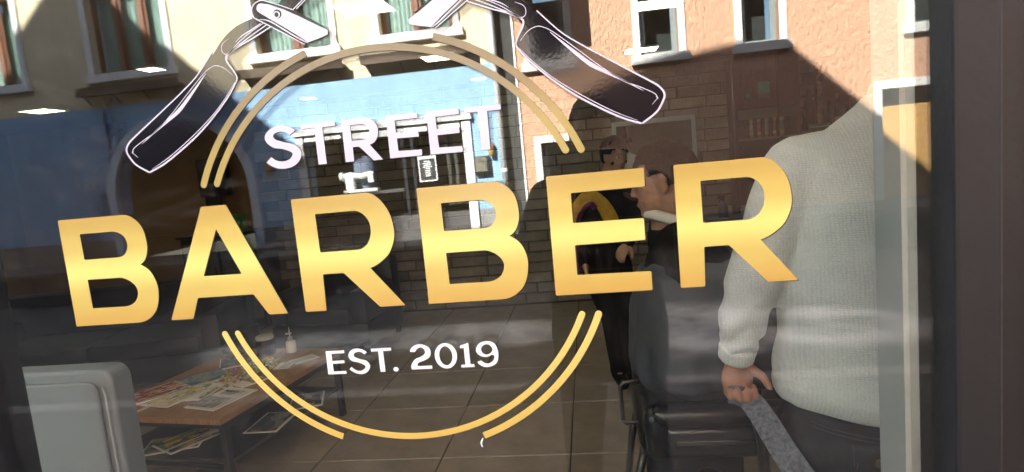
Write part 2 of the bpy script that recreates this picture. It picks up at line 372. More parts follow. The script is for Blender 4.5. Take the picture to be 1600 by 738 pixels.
decal('digit', [[(-158,1272,'s'),(-163,1282.5,'s'),(-174,1286,'s'),(-186,1282.6,'s'),(-192,1272.2,'s'),(-187,1264,'s'),(-176,1260.8,'s'),(-165.2,1263.4,'s'),(-166,1255,'s'),(-175.5,1250.2,'s'),(-185,1255.6,'c'),(-191.8,1253.6,'c'),(-185,1246.6,'s'),(-174.5,1244.6,'s'),(-162,1249.6,'s'),(-157.8,1260,'s')],
    [(-166,1272.4,'s'),(-169,1279,'s'),(-174.5,1281,'s'),(-181,1278.6,'s'),(-183.6,1272.6,'s'),(-181,1266.6,'s'),(-175.2,1264.8,'s'),(-169,1267,'s')]], pure_vinyl, word3)

# double ring
RC = (-304.6, 1440.7)
ring = empty('ring_emblem', (0,0,0), 'double gold ring line broken into arcs around the small lettering', 'emblem')
def arc(r0, r1, a0, a1, round0, round1, cx=RC[0]):
    pts = []; n = 40; rm = (r0+r1)/2; w = (r1-r0)/2
    P = lambda r, a: Vector(((cx + r*cos(radians(a)))/1000, (RC[1] + r*sin(radians(a)))/1000))
    for k in range(n+1): pts.append(P(r1, a0+(a1-a0)*k/n))
    s = 1 if a1 > a0 else -1
    def cap(a, sg):
        q = []
        for k in range(1, 6):
            t = pi*k/6; rr = rm + w*cos(t); q.append((rr, a + sg*degr(w*sin(t)/rm)))
        return q
    degr = math.degrees
    if round1: pts += [P(r, a) for r, a in cap(a1, s)]
    for k in range(n+1): pts.append(P(r0, a1+(a0-a1)*k/n))
    if round0: pts += [P(r, a) for r, a in cap(a0, -s)[::-1]]
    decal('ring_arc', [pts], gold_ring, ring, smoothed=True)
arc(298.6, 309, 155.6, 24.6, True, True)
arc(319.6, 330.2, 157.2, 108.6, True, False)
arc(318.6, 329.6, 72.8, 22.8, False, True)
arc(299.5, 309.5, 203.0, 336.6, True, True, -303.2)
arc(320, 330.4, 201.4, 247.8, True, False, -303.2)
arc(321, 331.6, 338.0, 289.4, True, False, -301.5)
decal('peeled_corner', [c(-200,1121.5,-196.4,1128,-194.2,1129,-197.6,1119.5,-196.2,1113.5,-199.2,1115.2)], pure_vinyl, ring)

# razors: traced on the left one, the right one is its mirror image
from_h = None
def razor(mir, label):
    t = empty('razor_emblem', (0,0,0), label, 'emblem', 'crossed straight razors printed above the ring')
    kw = dict(mirror=mir, smoothed=True) if mir is not None else dict(smoothed=True)
    handle = RZ['handle']
    decal('razor_handle', [[p/1000 for p in handle]], black_vinyl, t, y=GX, **kw)
    for nm, pts, w in RZ['lines']:
        decal(nm, [line_loop(pts, w)], lav_vinyl, t, y=GX-.0006, **kw)
    decal('razor_handle', [c(-444,1822,-436,1829,-372,1868,-340,1866,-398,1826,-414,1812)], black_vinyl, t, y=GX-.0003, **({} if mir is None else {'mirror': mir}))
    for off in (0, 5): decal('highlight_line', [line_loop([(-418+off,1814),(-400+off,1827),(-350+off,1862)], 1.4)], lav_vinyl, t, y=GX-.0006, **kw)
    decal('razor_tang', [[Vector(p)/1000 for p in RZ['tang']]], black_vinyl, t, y=GX-.0009, **kw)
    for nm, pts, w in RZ['tlines']:
        decal(nm, [line_loop(pts, w)], lav_vinyl, t, y=GX-.0014, **kw)
    decal('razor_blade', [[Vector(p)/1000 for p in RZ['blade']]], lav_vinyl, t, y=GX-.0018, **kw)
    pv = RZ['pivot']
    decal('pivot_shadow', [arcp(pv[0]+1, pv[1]+1, 6.6, 6.6)], black_vinyl, t, y=GX-.0022, **kw)
    decal('pivot_rim', [arcp(pv[0], pv[1], 5.4, 5.4)], lav_vinyl, t, y=GX-.0026, **kw)
    decal('pivot_pin', [arcp(pv[0], pv[1], 3.4, 3.4)], black_vinyl, t, y=GX-.003, **kw)
RZ = dict(pivot=(-443.9, 1809.2),
 handle=spline([(-556.2, 1768.3), (-587.2, 1735.5), (-613.1, 1715.8), (-642.7, 1695.8), (-680.0, 1671.3), (-714.1, 1649.0), (-723.8, 1640.2), (-727.4, 1631.4), (-724.1, 1621.9), (-714.1, 1607.9), (-693.5, 1594.3), (-661.1, 1607.6), (-609.5, 1638.9), (-572.3, 1667.9), (-541.9, 1697.1), (-526.0, 1717.2), (-522.2, 1725.5), (-527.6, 1737.7), (-534.4, 1749.1), (-535.0, 1757.8), (-524.9, 1765.3), (-511.5, 1770.3), (-488.2, 1779.0), (-458.0, 1793.4), (-463.5, 1801.3), (-481.1, 1808.8), (-502.1, 1804.4), (-520.5, 1796.5), (-540.0, 1781.6), (-556.9, 1763.2), (-556.2, 1768.3)], 4),
 lines=[('outline', spline([(-556.2, 1768.3), (-587.2, 1735.5), (-613.1, 1715.8), (-642.7, 1695.8), (-680.0, 1671.3), (-714.1, 1649.0), (-723.8, 1640.2), (-727.4, 1631.4), (-724.1, 1621.9), (-714.1, 1607.9), (-693.5, 1594.3)],4), None),
  ('outline', spline([(-693.5, 1594.3), (-661.1, 1607.6), (-609.5, 1638.9), (-572.3, 1667.9), (-541.9, 1697.1), (-526.0, 1717.2), (-522.2, 1725.5), (-527.6, 1737.7), (-534.4, 1749.1), (-535.0, 1757.8), (-524.9, 1765.3), (-511.4, 1771.2), (-488.1, 1779.9), (-457.1, 1793.3)],4), None),
  ('highlight_line', spline([(-717.5, 1626.5), (-714.1, 1634.4), (-694.6, 1645.6), (-672.5, 1657.0), (-642.2, 1679.4), (-607.6, 1709.9), (-577.4, 1735.9), (-563.2, 1744.5), (-553.3, 1746.3), (-541.3, 1741.5), (-529.0, 1729.1)],4), None),
  ('highlight_stroke', spline([(-698.9, 1639.9), (-676.3, 1654.4), (-650.3, 1670.4), (-628.3, 1684.0), (-609.0, 1701.2), (-589.8, 1719.7), (-572.5, 1736.8)],4), None),
  ('highlight_line', spline([(-709.3, 1619.6), (-717.9, 1628.1), (-717.4, 1627.1), (-715.4, 1630.9)],4), None),
  ('highlight_line', spline([(-687.6, 1599.3), (-652.9, 1616.5), (-608.6, 1644.7), (-571.6, 1672.3), (-545.1, 1697.4), (-527.1, 1718.2)],4), None),
  ('highlight_line', spline([(-525.9, 1783.9), (-536.2, 1778.9), (-540.5, 1773.1), (-540.0, 1765.2), (-534.6, 1761.5), (-525.2, 1765.9), (-509.6, 1778.1), (-487.1, 1791.0), (-467.1, 1800.2)],4), None),
  ('highlight_line', spline([(-516.6, 1777.4), (-505.1, 1785.4), (-486.8, 1793.3), (-472.2, 1800.0)],4), None),
  ('highlight_line', spline([(-533.2, 1759.0), (-519.7, 1768.4), (-502.9, 1777.3), (-484.4, 1786.8), (-462.4, 1797.3)],4), None)],
 tang=[(-482.5, 1810.5), (-483.6, 1819.8), (-481.6, 1825.7), (-477.0, 1830.5), (-467.2, 1833.4), (-459.1, 1831.5), (-438.5, 1823.2), (-416.6, 1813.2), (-377.0, 1787.2), (-406.4, 1760.5), (-430.1, 1776.6), (-459.2, 1796.2), (-478.0, 1806.9)],
 tlines=[('outline', spline([(-416.6, 1812.9), (-438.5, 1822.9), (-459.1, 1831.2), (-467.3, 1833.1), (-476.1, 1830.5), (-481.3, 1825.4), (-483.3, 1819.5), (-482.0, 1810.7), (-477.9, 1807.2), (-457.8, 1794.5), (-430.0, 1776.9), (-406.3, 1761.1)],4), None),
  ('outline', spline([(-473.0, 1806.0), (-458.4, 1802.2), (-436.9, 1787.4), (-414.1, 1770.9), (-400.3, 1762.7)],4), None)],
 blade=[(-475.0, 1821.1), (-473.8, 1825.5), (-471.0, 1828.2), (-466.2, 1828.7), (-454.9, 1825.8), (-432.9, 1815.9), (-409.6, 1803.2), (-386.7, 1789.1), (-367.5, 1778.1), (-367.9, 1771.6), (-381.3, 1767.6), (-400.1, 1763.6), (-416.7, 1776.6), (-436.4, 1790.9), (-457.8, 1806.0), (-470.3, 1814.8), (-473.8, 1817.9)])
RW = [[1.6, 1.8, 2, 2, 2.2, 2.6, 2.8, 2.8, 2.8, 2.8, 2.8], [2.8, 2.8, 2.6, 2.4, 2.2, 2.0, 2, 2.2, 2.6, 3, 3.0, 2.4, 2, 1.8], [0.6, 1.2, 1.2, 1.2, 1, 1, 1, 1, 1, 0.9, 0.5], [0.4, 2.0, 4.2, 6, 5, 3, 0.5], [0.5, 0.8, 0.8, 0.8], [0.4, 1.2, 1.2, 1.1, 1, 0.6], [0.5, 0.9, 0.9, 0.9, 1, 1.2, 1.3, 1.2, 1], [0.4, 1.6, 1.8, 1.2], [0.6, 1.6, 1.6, 1.5, 1.2], [1.4, 1.4, 1.5, 1.6, 1.6, 1.8, 1.8, 2, 1.8, 1.6, 1.5, 1.2], [0.6, 1.8, 2, 2, 0.9]]
def wid(w, n=4):
    o = []
    for i in range(len(w)-1): o += [w[i]+(w[i+1]-w[i])*q/n for q in range(n)]
    return o+[w[-1]]
RZ['lines'] = [(a, b, wid(RW[i])) for i, (a, b, _) in enumerate(RZ['lines'])]
RZ['tlines'] = [(a, b, wid(RW[i+len(RZ['lines'])])) for i, (a, b, _) in enumerate(RZ['tlines'])]
for k in ('lines', 'tlines'):
    RZ[k] = [(a, b, (w + [w[-1]]*len(b))[:len(b)]) for a, b, w in RZ[k]]
# strip: [(-440.0, 1824.4), (-425.9, 1829.5), (-416.7, 1812.5), (-398.2, 1826.1)]

razor(None, 'black and white straight razor emblem on the left, blade pointing right')
razor(-.3048, 'black and white straight razor emblem on the right, handle ending above letter R')

# ------------------------------------------------------------------ the street behind the camera
FY = -9.0                                            # plane of the opposite facades
mb = MB(); mb.box(-60, 60, -8.0, -1.6, -.3, 0); mb.build('road', asphalt)['kind'] = 'structure'
bpy.data.objects['road']['kind'] = 'structure'
mb = MB(); mb.box(-60, 60, -1.6, 0.0, -.3, .06); mb.build('pavement', paving)['kind'] = 'structure'
mb = MB(); mb.box(-60, 60, -1.75, -1.603, -.3, .066); mb.build('kerb', stone_pale)['kind'] = 'structure'
mb = MB(); mb.box(-60, 60, -3.24, -3.10, -.01, .006); mb.build('gutter_strip', mat('gutter_stone', (.20,.20,.205), .7, .25, 9, .004, 50))['kind'] = 'structure'
def sunpatch(name):
    """asphalt with patches of sunlight painted in as a paler colour"""
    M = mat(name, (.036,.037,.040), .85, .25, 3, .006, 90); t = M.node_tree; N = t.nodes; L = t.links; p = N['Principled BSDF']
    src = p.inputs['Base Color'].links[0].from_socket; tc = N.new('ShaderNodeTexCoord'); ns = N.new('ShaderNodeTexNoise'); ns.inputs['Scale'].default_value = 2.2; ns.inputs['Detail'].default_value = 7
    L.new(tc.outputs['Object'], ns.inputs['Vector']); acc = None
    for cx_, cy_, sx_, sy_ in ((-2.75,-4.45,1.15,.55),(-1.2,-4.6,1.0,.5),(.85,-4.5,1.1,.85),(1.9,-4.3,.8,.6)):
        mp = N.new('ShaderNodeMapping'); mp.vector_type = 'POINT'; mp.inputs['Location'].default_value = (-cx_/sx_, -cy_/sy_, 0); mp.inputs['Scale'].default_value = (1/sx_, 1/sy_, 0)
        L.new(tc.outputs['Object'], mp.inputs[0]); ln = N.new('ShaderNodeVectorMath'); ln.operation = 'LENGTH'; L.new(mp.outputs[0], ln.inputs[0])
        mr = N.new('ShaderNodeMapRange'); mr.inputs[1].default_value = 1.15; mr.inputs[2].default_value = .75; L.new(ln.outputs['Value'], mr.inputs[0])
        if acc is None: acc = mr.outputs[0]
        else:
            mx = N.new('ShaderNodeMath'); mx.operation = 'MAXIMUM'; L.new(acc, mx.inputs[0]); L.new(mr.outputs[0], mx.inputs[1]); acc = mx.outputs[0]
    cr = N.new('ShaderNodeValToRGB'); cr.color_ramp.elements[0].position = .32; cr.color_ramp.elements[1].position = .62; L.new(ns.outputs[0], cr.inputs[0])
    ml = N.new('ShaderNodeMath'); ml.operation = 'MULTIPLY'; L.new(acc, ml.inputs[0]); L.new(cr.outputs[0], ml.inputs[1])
    mix = N.new('ShaderNodeMix'); mix.data_type = 'RGBA'; L.new(ml.outputs[0], mix.inputs[0]); L.new(src, mix.inputs[6]); mix.inputs[7].default_value = (.62,.64,.60,1)  # pale colour stands in for sunlight on the ground
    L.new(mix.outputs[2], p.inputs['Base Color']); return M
bpy.data.objects['road'].data.materials[0] = sunpatch('sunpatch_asphalt')
mb = MB(); mb.box(-60, 60, -9.2, -7.75, -.3, .52); mb.build('terrace', mat('terrace_slabs', (.085,.085,.08), .85, .3, 3, .005, 40))['kind'] = 'structure'
mb = MB(); mb.box(-60, 60, -7.748, -7.70, -.3, .50); mb.build('terrace_riser', stone_dark)['kind'] = 'structure'

def wall_holes(mb, x0, x1, z0, z1, holes, y, depth):
    xs = sorted({x0, x1, *[h[0] for h in holes], *[h[1] for h in holes]}); zs = sorted({z0, z1, *[h[2] for h in holes], *[h[3] for h in holes]})
    for a, b in zip(xs, xs[1:]):
        for p, q in zip(zs, zs[1:]):
            cx, cz = (a+b)/2, (p+q)/2
            if any(h[0] < cx < h[1] and h[2] < cz < h[3] for h in holes): continue
            mb.quad([(a,y,p),(b,y,p),(b,y,q),(a,y,q)]); mb.quad([(a,y-depth,p),(a,y-depth,q),(b,y-depth,q),(b,y-depth,p)])
    for h in holes + [(x0, x1, z0, z1)]:
        a, b, p, q = h
        mb.quad([(a,y,p),(a,y,q),(a,y-depth,q),(a,y-depth,p)]); mb.quad([(b,y,p),(b,y-depth,p),(b,y-depth,q),(b,y,q)])
        mb.quad([(a,y,p),(a,y-depth,p),(b,y-depth,p),(b,y,p)]); mb.quad([(a,y,q),(b,y,q),(b,y-depth,q),(a,y-depth,q)])
def build_nr(mb, name, mt, parent=None):             # no normal recalculation (open wall shells)
    me = bpy.data.meshes.new(name); mb.bm.to_mesh(me); mb.bm.free(); return link(name, me, mt, parent)

def facade_window(parent, x0, x1, z0, z1, kind='brown', leaves=2):
    """surround, frame, leaves, pane, curtains; the facade plane is FY"""
    s = .11
    w = empty('window', (0,0,0)); w.parent = parent
    mb = MB()
    for a, b, p, q in ((x0-s,x0,z0-s,z1+s),(x1,x1+s,z0-s,z1+s)): mb.box(a, b, FY-.02, FY+.035, p, q, bev=.006)
    mb.box(x0+.001, x1-.001, FY-.02, FY+.04, z1, z1+s, bev=.006); mb.box(x0-s-.05, x1+s+.05, FY-.10, FY+.09, z0-s-.03, z0-.001, bev=.008)
    mb.build('surround', white_paint if kind == 'brown' else mat_off, w)
    fm = brown_wood if kind == 'brown' else grey_frame
    mb = MB(); y0, y1 = FY-.20, FY-.14; t = .055
    mb.box(x0, x0+t, y0, y1, z0, z1, bev=.004); mb.box(x1-t, x1, y0, y1, z0, z1, bev=.004)
    mb.box(x0+t, x1-t, y0, y1, z0, z0+t, bev=.004); mb.box(x0+t, x1-t, y0, y1, z1-t, z1, bev=.004)
    L = (x1-x0)/leaves
    for k in range(1, leaves): mb.box(x0+k*L-.035, x0+k*L+.035, y0, y1+.02, z0+t, z1-t, bev=.004)
    for k in range(leaves):
        a, b = x0+k*L+.05, x0+(k+1)*L-.05
        mb.box(a, a+.035, y0+.02, y1-.01, z0+t, z1-t, bev=.003); mb.box(b-.035, b, y0+.02, y1-.01, z0+t, z1-t, bev=.003)
    mb.build('frame', fm, w)
    mb = MB(); mb.quad([(x0+.02,FY-.17,z0+.02),(x1-.02,FY-.17,z0+.02),(x1-.02,FY-.17,z1-.02),(x0+.02,FY-.17,z1-.02)])
    build_nr(mb, 'pane', STREETGLASS, w)
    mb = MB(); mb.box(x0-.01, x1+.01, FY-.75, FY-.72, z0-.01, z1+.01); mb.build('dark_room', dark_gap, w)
    if kind == 'brown':
        for k in range(leaves):
            a, b = x0+k*L+.04, x0+(k+1)*L-.04
            mb = MB(); n = 44; prev = None
            for q in range(n+1):
                u = q/n; x = a+(b-a)*u; y = FY-.26 + .012*sin(u*44+k) + .008*sin(u*21+2*k)
                cur = (mb.bm.verts.new((x, y, z0+.02)), mb.bm.verts.new((x, y, z1-.02)))
                if prev: mb.bm.faces.new([prev[0], cur[0], cur[1], prev[1]])
                prev = cur
            build_nr(mb, 'curtain', teal_cloth, w)
    return w
mat_off = mat('off_white_stucco_surround', (.72,.70,.64), .85, .06, 6, .003, 40)

def shelf(parent, x0, x1, z):
    mb = MB(); mb.box(x0, x1, FY+.02, FY+.19, z, z+.05, bev=.006); mb.box(x0, x1, FY+.19, FY+.215, z-.02, z+.13, bev=.006)
    s = mb.build('flower_shelf', shelf_wood, parent); n = max(2, round((x1-x0)/.62)+1)
    for k in range(n):
        x = x0+.12 + (x1-x0-.24)*k/(n-1); mb = MB()
        mb.tube([(x,FY+.17,z-.005),(x,FY+.14,z-.06),(x,FY+.06,z-.12),(x,FY+.015,z-.14),(x,FY+.03,z-.17)], .013, 8)
        mb.build('bracket', black_metal, s)

bb = empty('beige_building', (-6.5, FY, .5), 'beige rendered house with blue ground floor, arch and white framed windows', 'building')
bb.location = (0,0,0)
wins = [(-8.38,-6.97,3.80,5.3), (-5.33,-4.02,3.80,5.3), (-3.18,-1.95,3.86,5.3), (-11.2,-9.8,3.8,5.3)]
up2 = [(-8.38,-6.97,6.7,8.1), (-5.33,-4.02,6.7,8.1), (-3.18,-1.95,6.7,8.1), (-11.2,-9.8,6.7,8.1)]
mb = MB(); wall_holes(mb, -13, -1.36, 3.225, 9.2, wins+up2, FY, .3); build_nr(mb, 'upper_wall', beige_st, bb)
ac, ar, asp = -7.06, 1.27, 1.62
mb = MB(); wall_holes(mb, -13, -1.36, .9, 3.238, [(ac-ar, ac+ar, .9, asp+ar), (-4.72, -1.97, .9, 2.38)], FY+.012, .31)
for sgn in (-1, 1):                                  # spandrels turn the square opening into an arch
    pts = [(ac+sgn*ar, asp+ar)] + [(ac+sgn*ar*cos(pi/2*k/14), asp+ar*sin(pi/2*k/14)) for k in range(15)]
    if sgn > 0: pts = pts[:1]+pts[1:][::-1]
    pts = [p for p in pts]
    for a, b in zip(pts[1:], pts[2:]): mb.quad([(pts[0][0],FY+.012,pts[0][1]),(a[0],FY+.012,a[1]),(b[0],FY+.012,b[1]),(pts[0][0]+1e-4*sgn,FY+.012,pts[0][1]+1e-4)])
    for a, b in zip(pts[1:], pts[2:]): mb.quad([(a[0],FY+.012,a[1]),(b[0],FY+.012,b[1]),(b[0],FY-.3,b[1]),(a[0],FY-.3,a[1])])
build_nr(mb, 'blue_wall', blue_st, bb)
mb = MB()
mb.bm.free()
for a, b in ((-13, ac-ar), (ac+ar, -4.86), (-1.80, -1.36)):
    mb = MB(); mb.box(a, b, FY-.28, FY+.03, .52, .80, bev=.01); mb.box(a, b-.001, FY-.28, FY+.02, .79, .898); mb.build('plinth', stone_pale, bb)
mb = MB(); n = 28; prev = None                       # arch moulding
path = [(ac-1, .55)] + [None]
prof = []
for k in range(n+1):
    a = pi - pi*k/n; prof.append((cos(a), sin(a), asp))
pts = [(-1,0,.55)] + prof + [(1,0,.55)]
vs = []
for cx_, sz_, base in pts:
    vs.append([mb.bm.verts.new((ac+cx_*r, y, base+sz_*r)) for r, y in ((ar-.002, FY-.02),(ar-.002, FY+.075),(ar+.14, FY+.075),(ar+.14, FY+.0))])
for a, b in zip(vs, vs[1:]):
    for k in range(3): mb.bm.faces.new([a[k], b[k], b[k+1], a[k+1]])
mb.build('arch_moulding', blue_trim, bb)
mb = MB(); mb.box(ac-ar-.3, ac+ar+.3, FY-4.3, FY-4.2, .5, 3.3); mb.box(ac-ar-.32, ac-ar-.02, FY-4.2, FY-.31, .5, 3.3); mb.box(ac+ar+.02, ac+ar+.32, FY-4.2, FY-.31, .5, 3.3)
mb.box(ac-ar-.3, ac+ar+.3, FY-4.2, FY-.31, 3.0, 3.1); mb.build('passage', mat('passage_plaster', (.16,.11,.07), .9, .2, 2), bb)
for w in wins: facade_window(bb, *w, 'brown', 3 if w[0] < -6 else 2)
for w in up2: facade_window(bb, *w, 'brown', 2)
shelf(bb, -8.65, -6.72, 3.44); shelf(bb, -5.62, -3.80, 3.42); shelf(bb, -3.50, -1.66, 3.42)
mb = MB(); mb.box(-13.4, -1.1, FY-4, FY+.5, 9.2, 9.35); mb.prism([(-13.4,9.35),(-7.2,12),(-1.1,9.35)], FY+.5, FY-6); mb.build('roof', roof_m, bb)
# shop front in the blue wall
sf = empty('shop_front'); sf.parent = bb
mb = MB(); mb.box(-4.85, -4.72, FY-.1, FY+.06, .5, 2.38, bev=.01); mb.box(-1.97, -1.82, FY-.1, FY+.06, .5, 2.38, bev=.01); mb.box(-4.88, -1.79, FY-.1, FY+.10, 2.381, 2.50, bev=.01)
mb.build('frame', white_paint, sf)
mb = MB(); mb.box(-4.72, -1.97, FY-.1, FY+.02, .5, .9, bev=.01); mb.build('stall_riser', stone_dark, sf)
mb = MB()
for k, (a, b, d) in enumerate(((-4.70,-4.05,.10),(-3.92,-3.2,.14),(-3.1,-2.55,.12),(-2.45,-2.0,.15))):
    mb.box(a, b, FY-.06, FY+.05, 2.38-d, 2.378, bev=.01)
mb.build('blind_box', white_paint, sf)
mb = MB(); mb.quad([(-4.72,FY-.05,.9),(-1.97,FY-.05,.9),(-1.97,FY-.05,2.38),(-4.72,FY-.05,2.38)]); build_nr(mb, 'pane', glass_mat('thin_shop_glass', 1.35, 1, (.95,.95,.93)), sf)
for x in (-3.02, -2.86): 
    mb = MB(); mb.box(x-.028, x+.028, FY-.09, FY-.02, .9, 2.378, bev=.004); mb.build('mullion', anthracite, sf)
mb = MB(); mb.box(-5.0, -1.8, FY-3.1, FY-3.0, .5, 3.2); mb.box(-5.02,-4.90,FY-3,FY-.31,.5,3.2); mb.box(-1.90,-1.78,FY-3,FY-.31,.5,3.2); mb.box(-4.9,-1.9,FY-3,FY-.31,2.9,3.0); mb.box(-4.9,-1.9,FY-3,FY-.31,.5,.55)
mb.build('shop_room', mat('dim_shop_wall', (.10,.07,.045), .9, .3, 2), sf)
mb = MB(); mb.box(-4.7, -3.1, FY-.75, FY-.12, 1.30, 1.35, bev=.006); mb.box(-4.6,-4.5,FY-.7,FY-.6,.55,1.3); mb.box(-3.3,-3.2,FY-.7,FY-.6,.55,1.3)
mb.build('display_ledge', stone_dark, sf)
for x in (-2.33, -2.20):
    mb = MB(); mb.tube([(x,FY-.35,1.0),(x+.01,FY-.33,1.6),(x,FY-.35,2.3)], [.05,.035,.05], 8); mb.build('curtain', mat('grey_curtain', (.07,.07,.06), .9), sf)

# sewing machine on the ledge
sm = empty('sewing_machine', (-3.92, FY-.24, 1.352), 'white sewing machine in the sunlit window of the blue shop', 'sewing machine')
def bar(pts, rad, flat, name, mt, n=14):
    mb = MB(); mb.tube(pts, rad, n, True, flat); return mb.build(name, mt, sm, True)
cream = mat('cream_enamel', (.85,.86,.82), .25, 0, 5, 0, 40, coat=.5)
mb = MB(); mb.box(-.28, .34, -.10, .10, 0, .055, bev=.02); mb.build('bed', cream, sm, ang=40)
mb = MB(); mb.box(-.24, -.08, -.06, .06, .055, .30, bev=.03); mb.build('pillar', cream, sm, ang=40)
bar([(-.28,0,.29),(-.15,0,.30),(.05,0,.275),(.2,0,.30),(.27,0,.31)], [.05,.062,.05,.055,.04], 1, 'arm', cream)
mb = MB(); mb.box(.17, .27, -.05, .05, .15, .335, bev=.022); mb.build('head', cream, sm, ang=40)
mb = MB(); mb.lathe([(.02,-.03),(.075,-.028),(.085,0),(.075,.02),(.02,.03)], (-.30,0,.29), 22, 'X'); mb.build('hand_wheel', cream, sm, ang=40)
mb = MB(); mb.tube([(.22,0,.15),(.22,0,.06)], .008, 8); mb.build('needle_bar', black_metal, sm)
mb = MB(); mb.tube([(-.15,0,.3),(-.15,0,.40)], .006, 8); mb.build('spool_pin', black_metal, sm)
pot = empty('denim_basket', (-3.90, FY-.56, 1.352), 'blue grey fabric basket behind the white sewing machine', 'basket')
mb = MB(); mb.lathe([(.12,.0),(.19,.02),(.21,.30),(.20,.62),(.18,.63),(.17,.60)], n=24); mb.build('body', mat('blue_grey_cloth', (.16,.20,.28), .9, .3, 14), pot, ang=40)
mb = MB(); mb.tube([(-.2,0,.60),(-.1,0,.72),(.1,0,.72),(.2,0,.60)], .012, 8); mb.build('handle', mat('blue_grey_cord', (.16,.20,.28), .9), pot)
po = empty('notice_poster', (0,0,0), 'small dark poster with white border in the opposite shop window', 'poster')
mb = MB(); mb.box(-2.79, -2.47, FY-.040, FY-.034, 1.43, 1.87); mb.build('sheet', mat('poster_black', (.03,.03,.03), .6), po)
mb = MB()
for a, b, p, q in ((-2.785,-2.765,1.435,1.865),(-2.495,-2.475,1.435,1.865),(-2.765,-2.495,1.435,1.455),(-2.765,-2.495,1.81,1.86)): mb.box(a, b, FY-.033, FY-.030, p, q)
random.seed(3)
for k in range(9):
    w = .04+.06*random.random() if k < 4 else .045; mb.box(-2.63-w, -2.63+w, FY-.033, FY-.030, 1.76-.03*k, 1.776-.03*k)
mb.build('printed_lines', white_paint, po)
bx = empty('menu_case', (0,0,0), 'black glazed notice case on the blue pillar', 'notice case')
mb = MB(); mb.box(-1.815, -1.56, FY+.02, FY+.10, 1.47, 1.77, bev=.012); mb.build('case', black_metal, bx, ang=40)
mb = MB(); mb.box(-1.79, -1.60, FY+.10, FY+.104, 1.52, 1.75); mb.build('notice', mat('faded_notice', (.17,.16,.12), .5, .4, 14), bx)
def wall_lamp(x, z, label, c_):
    t = empty('wall_lamp', (x, FY+.02, z), label, 'lamp')
    mb = MB(); mb.box(-.035, .035, 0, .02, -.10, .10, bev=.01); mb.build('wall_plate', black_metal, t)
    mb = MB(); mb.lathe([(.02,-.115),(.045,-.10),(.052,0),(.045,.09),(.02,.10)], (0,.07,0), 16); mb.build('lamp_shade', c_, t, True)
wall_lamp(-1.51, 1.87, 'small amber glass wall lamp beside the downpipe', mat('amber_glass', (.55,.33,.06), .3))
wall_lamp(-5.38, 1.90, 'orange glass wall lamp on the shaded blue wall by the arch', mat('orange_glass', (.62,.30,.08), .35))
# blue line drawings painted on the blue wall
mu = empty('wall_drawing', (0,0,0), 'dark blue line drawing of branches painted beside the arch', 'mural')
line_blue = mat('dark_blue_line_paint', (.05,.11,.24), .9)
random.seed(12)
def strokes(cx, cz, n, s):
    for k in range(n):
        a = random.random()*6.3; p = Vector((cx+random.uniform(-.12,.12)*s, FY+.0135, cz+random.uniform(-.45,.45)*s)); pts = [p.copy()]
        for q in range(5):
            a += random.uniform(-.9,.9); p = p + Vector((cos(a), 0, sin(a)*1.4))*.075*s; pts.append(p.copy())
        mb.tube(pts, .007, 5, True, .6)
mb = MB(); strokes(-8.22, 2.85, 24, 1); strokes(-8.62, 1.45, 20, .75); mb.build('branch_lines', line_blue, mu)
mb = MB(); mb.box(-8.36, -8.28, FY+.0125, FY+.016, 2.5, 3.15); mb.build('trunk_stroke', line_blue, mu)

dp = empty('downpipe', (0,0,0), 'white downpipe at the corner of the beige house', 'pipe')
mb = MB(); mb.tube([(-1.33,FY+.06,.6),(-1.33,FY+.06,9.1)], .045, 12); mb.build('pipe', white_paint, dp, True)
for z in (1.5, 3.2, 4.9, 7):
    mb = MB(); mb.lathe([(.052,-.03),(.056,-.02),(.056,.02),(.052,.03)], (-1.33,FY+.06,z), 14); mb.build('pipe_clip', white_paint, dp)
gp = empty('gap_wall', (0,0,0), 'dark recessed strip of wall between the two houses', 'wall')
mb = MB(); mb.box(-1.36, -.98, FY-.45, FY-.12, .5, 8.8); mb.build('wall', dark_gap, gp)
mb = MB(); mb.box(-1.02, -.985, FY-.3, FY+.03, .5, 8.8); mb.build('corner_bead', white_paint, gp)

ob = empty('orange_building', (0,0,0), 'orange rough rendered house with small grey windows and boarded gate', 'building')
ow = [(-.74,-.18,3.16,4.25), (.98,1.56,3.08,4.15), (2.51,3.05,3.08,4.25), (4.95,5.7,3.1,4.25), (-.70,-.05,1.0,1.88), (7.4,8.1,3.1,4.25)]
ou = [(.98,1.56,6.1,7.2), (2.51,3.05,6.1,7.2), (4.95,5.7,6.1,7.2)]
mb = MB(); wall_holes(mb, -.985, 11, .5, 8.6, ow+ou+[(4.48,6.3,.52,2.19)], FY, .3); build_nr(mb, 'wall', orange_st, ob)
for w in ow+ou: facade_window(ob, *w, 'grey', 1)
gt = empty('gate'); gt.parent = ob
mb = MB(); mb.box(4.37, 4.48, FY-.05, FY+.03, .52, 2.19, bev=.006); mb.box(6.3, 6.41, FY-.05, FY+.03, .52, 2.19, bev=.006); mb.box(4.37, 6.41, FY-.05, FY+.04, 2.191, 2.31, bev=.006)
mb.build('frame', mat_off, gt)
mb = MB(); mb.box(4.48, 6.3, FY-.30, FY-.26, .52, 2.19); mb.build('backing', yellow_wood, gt)
rot = Matrix.Rotation(radians(-32), 3, 'Y')
